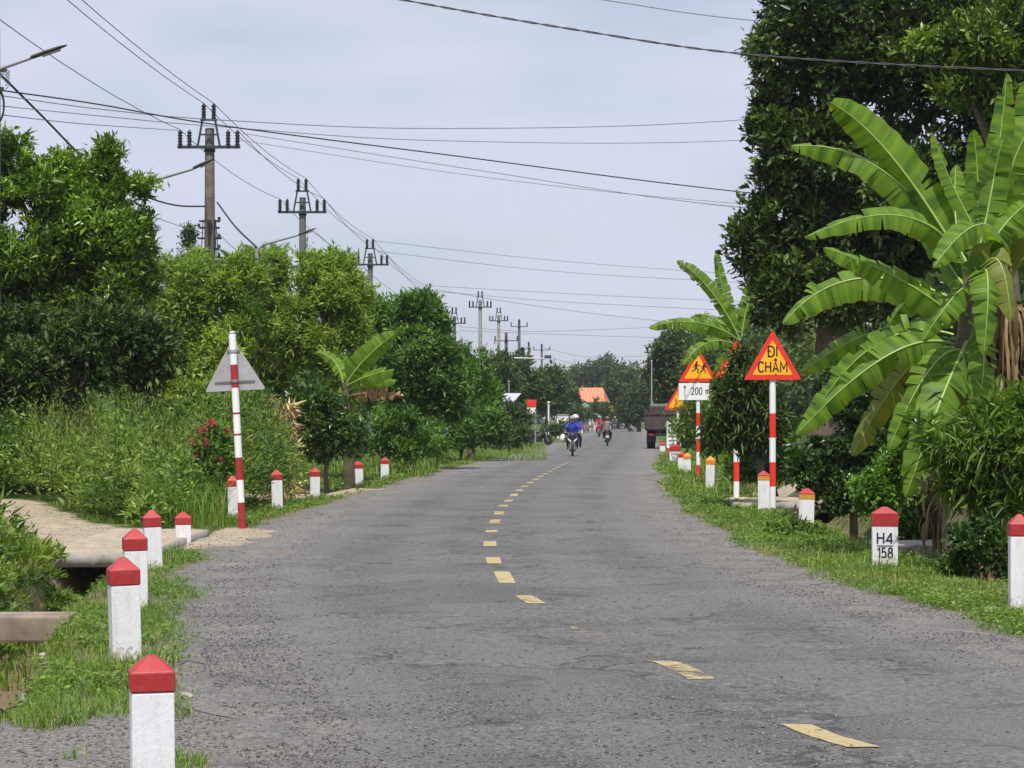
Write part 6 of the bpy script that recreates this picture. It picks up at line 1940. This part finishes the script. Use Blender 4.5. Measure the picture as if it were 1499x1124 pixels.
def truck():
    d = 117.0; k_ = d / F_PX; X = (978 - HX) * k_; g = Vector((X, d, gh(X, d)))
    root = empty('parked_truck', g, (0, 0, R(-5))); tag(root, 'brown tipper truck parked on the right verge, seen from behind', 'truck')
    w = 2.2
    mb = MB()
    mb.box((-w / 2 + .04, 1.7, 1.42), (.08, 3.4, .95)); mb.box((w / 2 - .04, 1.7, 1.42), (.08, 3.4, .95)); mb.box((0, 1.7, .90), (w, 3.4, .08)); mb.box((0, 3.36, 1.5), (w - .17, .08, 1.1))
    for k in range(5):
        for s in (-1, 1): mb.box((s * (w / 2 + .033), .3 + k * .7, 1.40), (.06, .09, .92))
    mb.build('cargo_bed', M['rust'], root)
    mb = MB(); mb.box((0, -.035, 1.38), (w - .02, .06, .80)); mb.box((0, -.09, 1.70), (w, .05, .10)); mb.box((0, -.09, 1.02), (w, .05, .10))
    for x in (-.9, -.3, .3, .9): mb.box((x, -.085, 1.36), (.08, .04, .55))
    mb.build('tailgate', M['rust'], root)
    mb = MB()
    for s in (-.4, .4): mb.box((s, 2.3, .72), (.12, 5.2, .20))
    mb.box((0, .05, .66), (1.9, .1, .12)); mb.build('chassis', M['black_plastic'], root)
    Mx = Matrix.Rotation(R(90), 3, 'Y')
    for s in (-1, 1):
        for y, dbl in ((.9, True), (4.3, False)):
            ww = .42 if dbl else .24
            o = MB().lathe([(.28, -ww / 2), (.42, -ww * .45), (.44, -ww * .2), (.44, ww * .2), (.42, ww * .45), (.28, ww / 2)], (s * (w / 2 - ww / 2 - .03), y, .44), 20, 0, Mx).build('wheel', M['tyre'], root)
            MB().lathe([(.05, -ww * .40), (.25, -ww * .30), (.275, -ww * .48), (.275, ww * .48), (.25, ww * .30), (.05, ww * .40)], (s * (w / 2 - ww / 2 - .03), y, .44), 16, 0, Mx).build('rim', M['galv_dull'], o)
        MB().box((s * .8, .35, .52), (.42, .02, .40)).build('mudflap', M['black_plastic'], root)
        MB().box((s * .82, -.02, .68), (.22, .06, .10), bev=.01).build('tail_light', M['red_plastic'], root)
    mb = MB(); mb.box((0, 4.4, 1.45), (2.0, 1.5, 1.5), bev=.08); c = mb.build('cab', M['cab_green'], root)
    MB().box((0, 3.64, 1.75), (1.3, .02, .5), bev=.005).build('rear_window', M['pane'], c)
M['rust'] = plain('rusty brown steel', (0.050, 0.036, 0.032), .75, var=.4, scale=3, dirt=(0.14, 0.085, 0.06), dirt_amt=.6)
M['cab_green'] = plain('dull green cab', (0.10, 0.16, 0.13), .4)
truck()

# ------------------------------------------------------------------ haze
hz = MB().box((0, 600, 21), (900, 1300, 46)).build('haze', [])
mh = bpy.data.materials.new('haze'); mh.use_nodes = True
th = mh.node_tree; th.nodes.clear()
vo = nnew(th, 'ShaderNodeVolumePrincipled'); oo = nnew(th, 'ShaderNodeOutputMaterial')
vo.inputs['Color'].default_value = (0.80, 0.86, 0.95, 1); vo.inputs['Density'].default_value = 0.0002; vo.inputs['Anisotropy'].default_value = 0.2
th.links.new(vo.outputs[0], oo.inputs['Volume'])
hz.data.materials.append(mh)
tag(hz, kind='stuff')
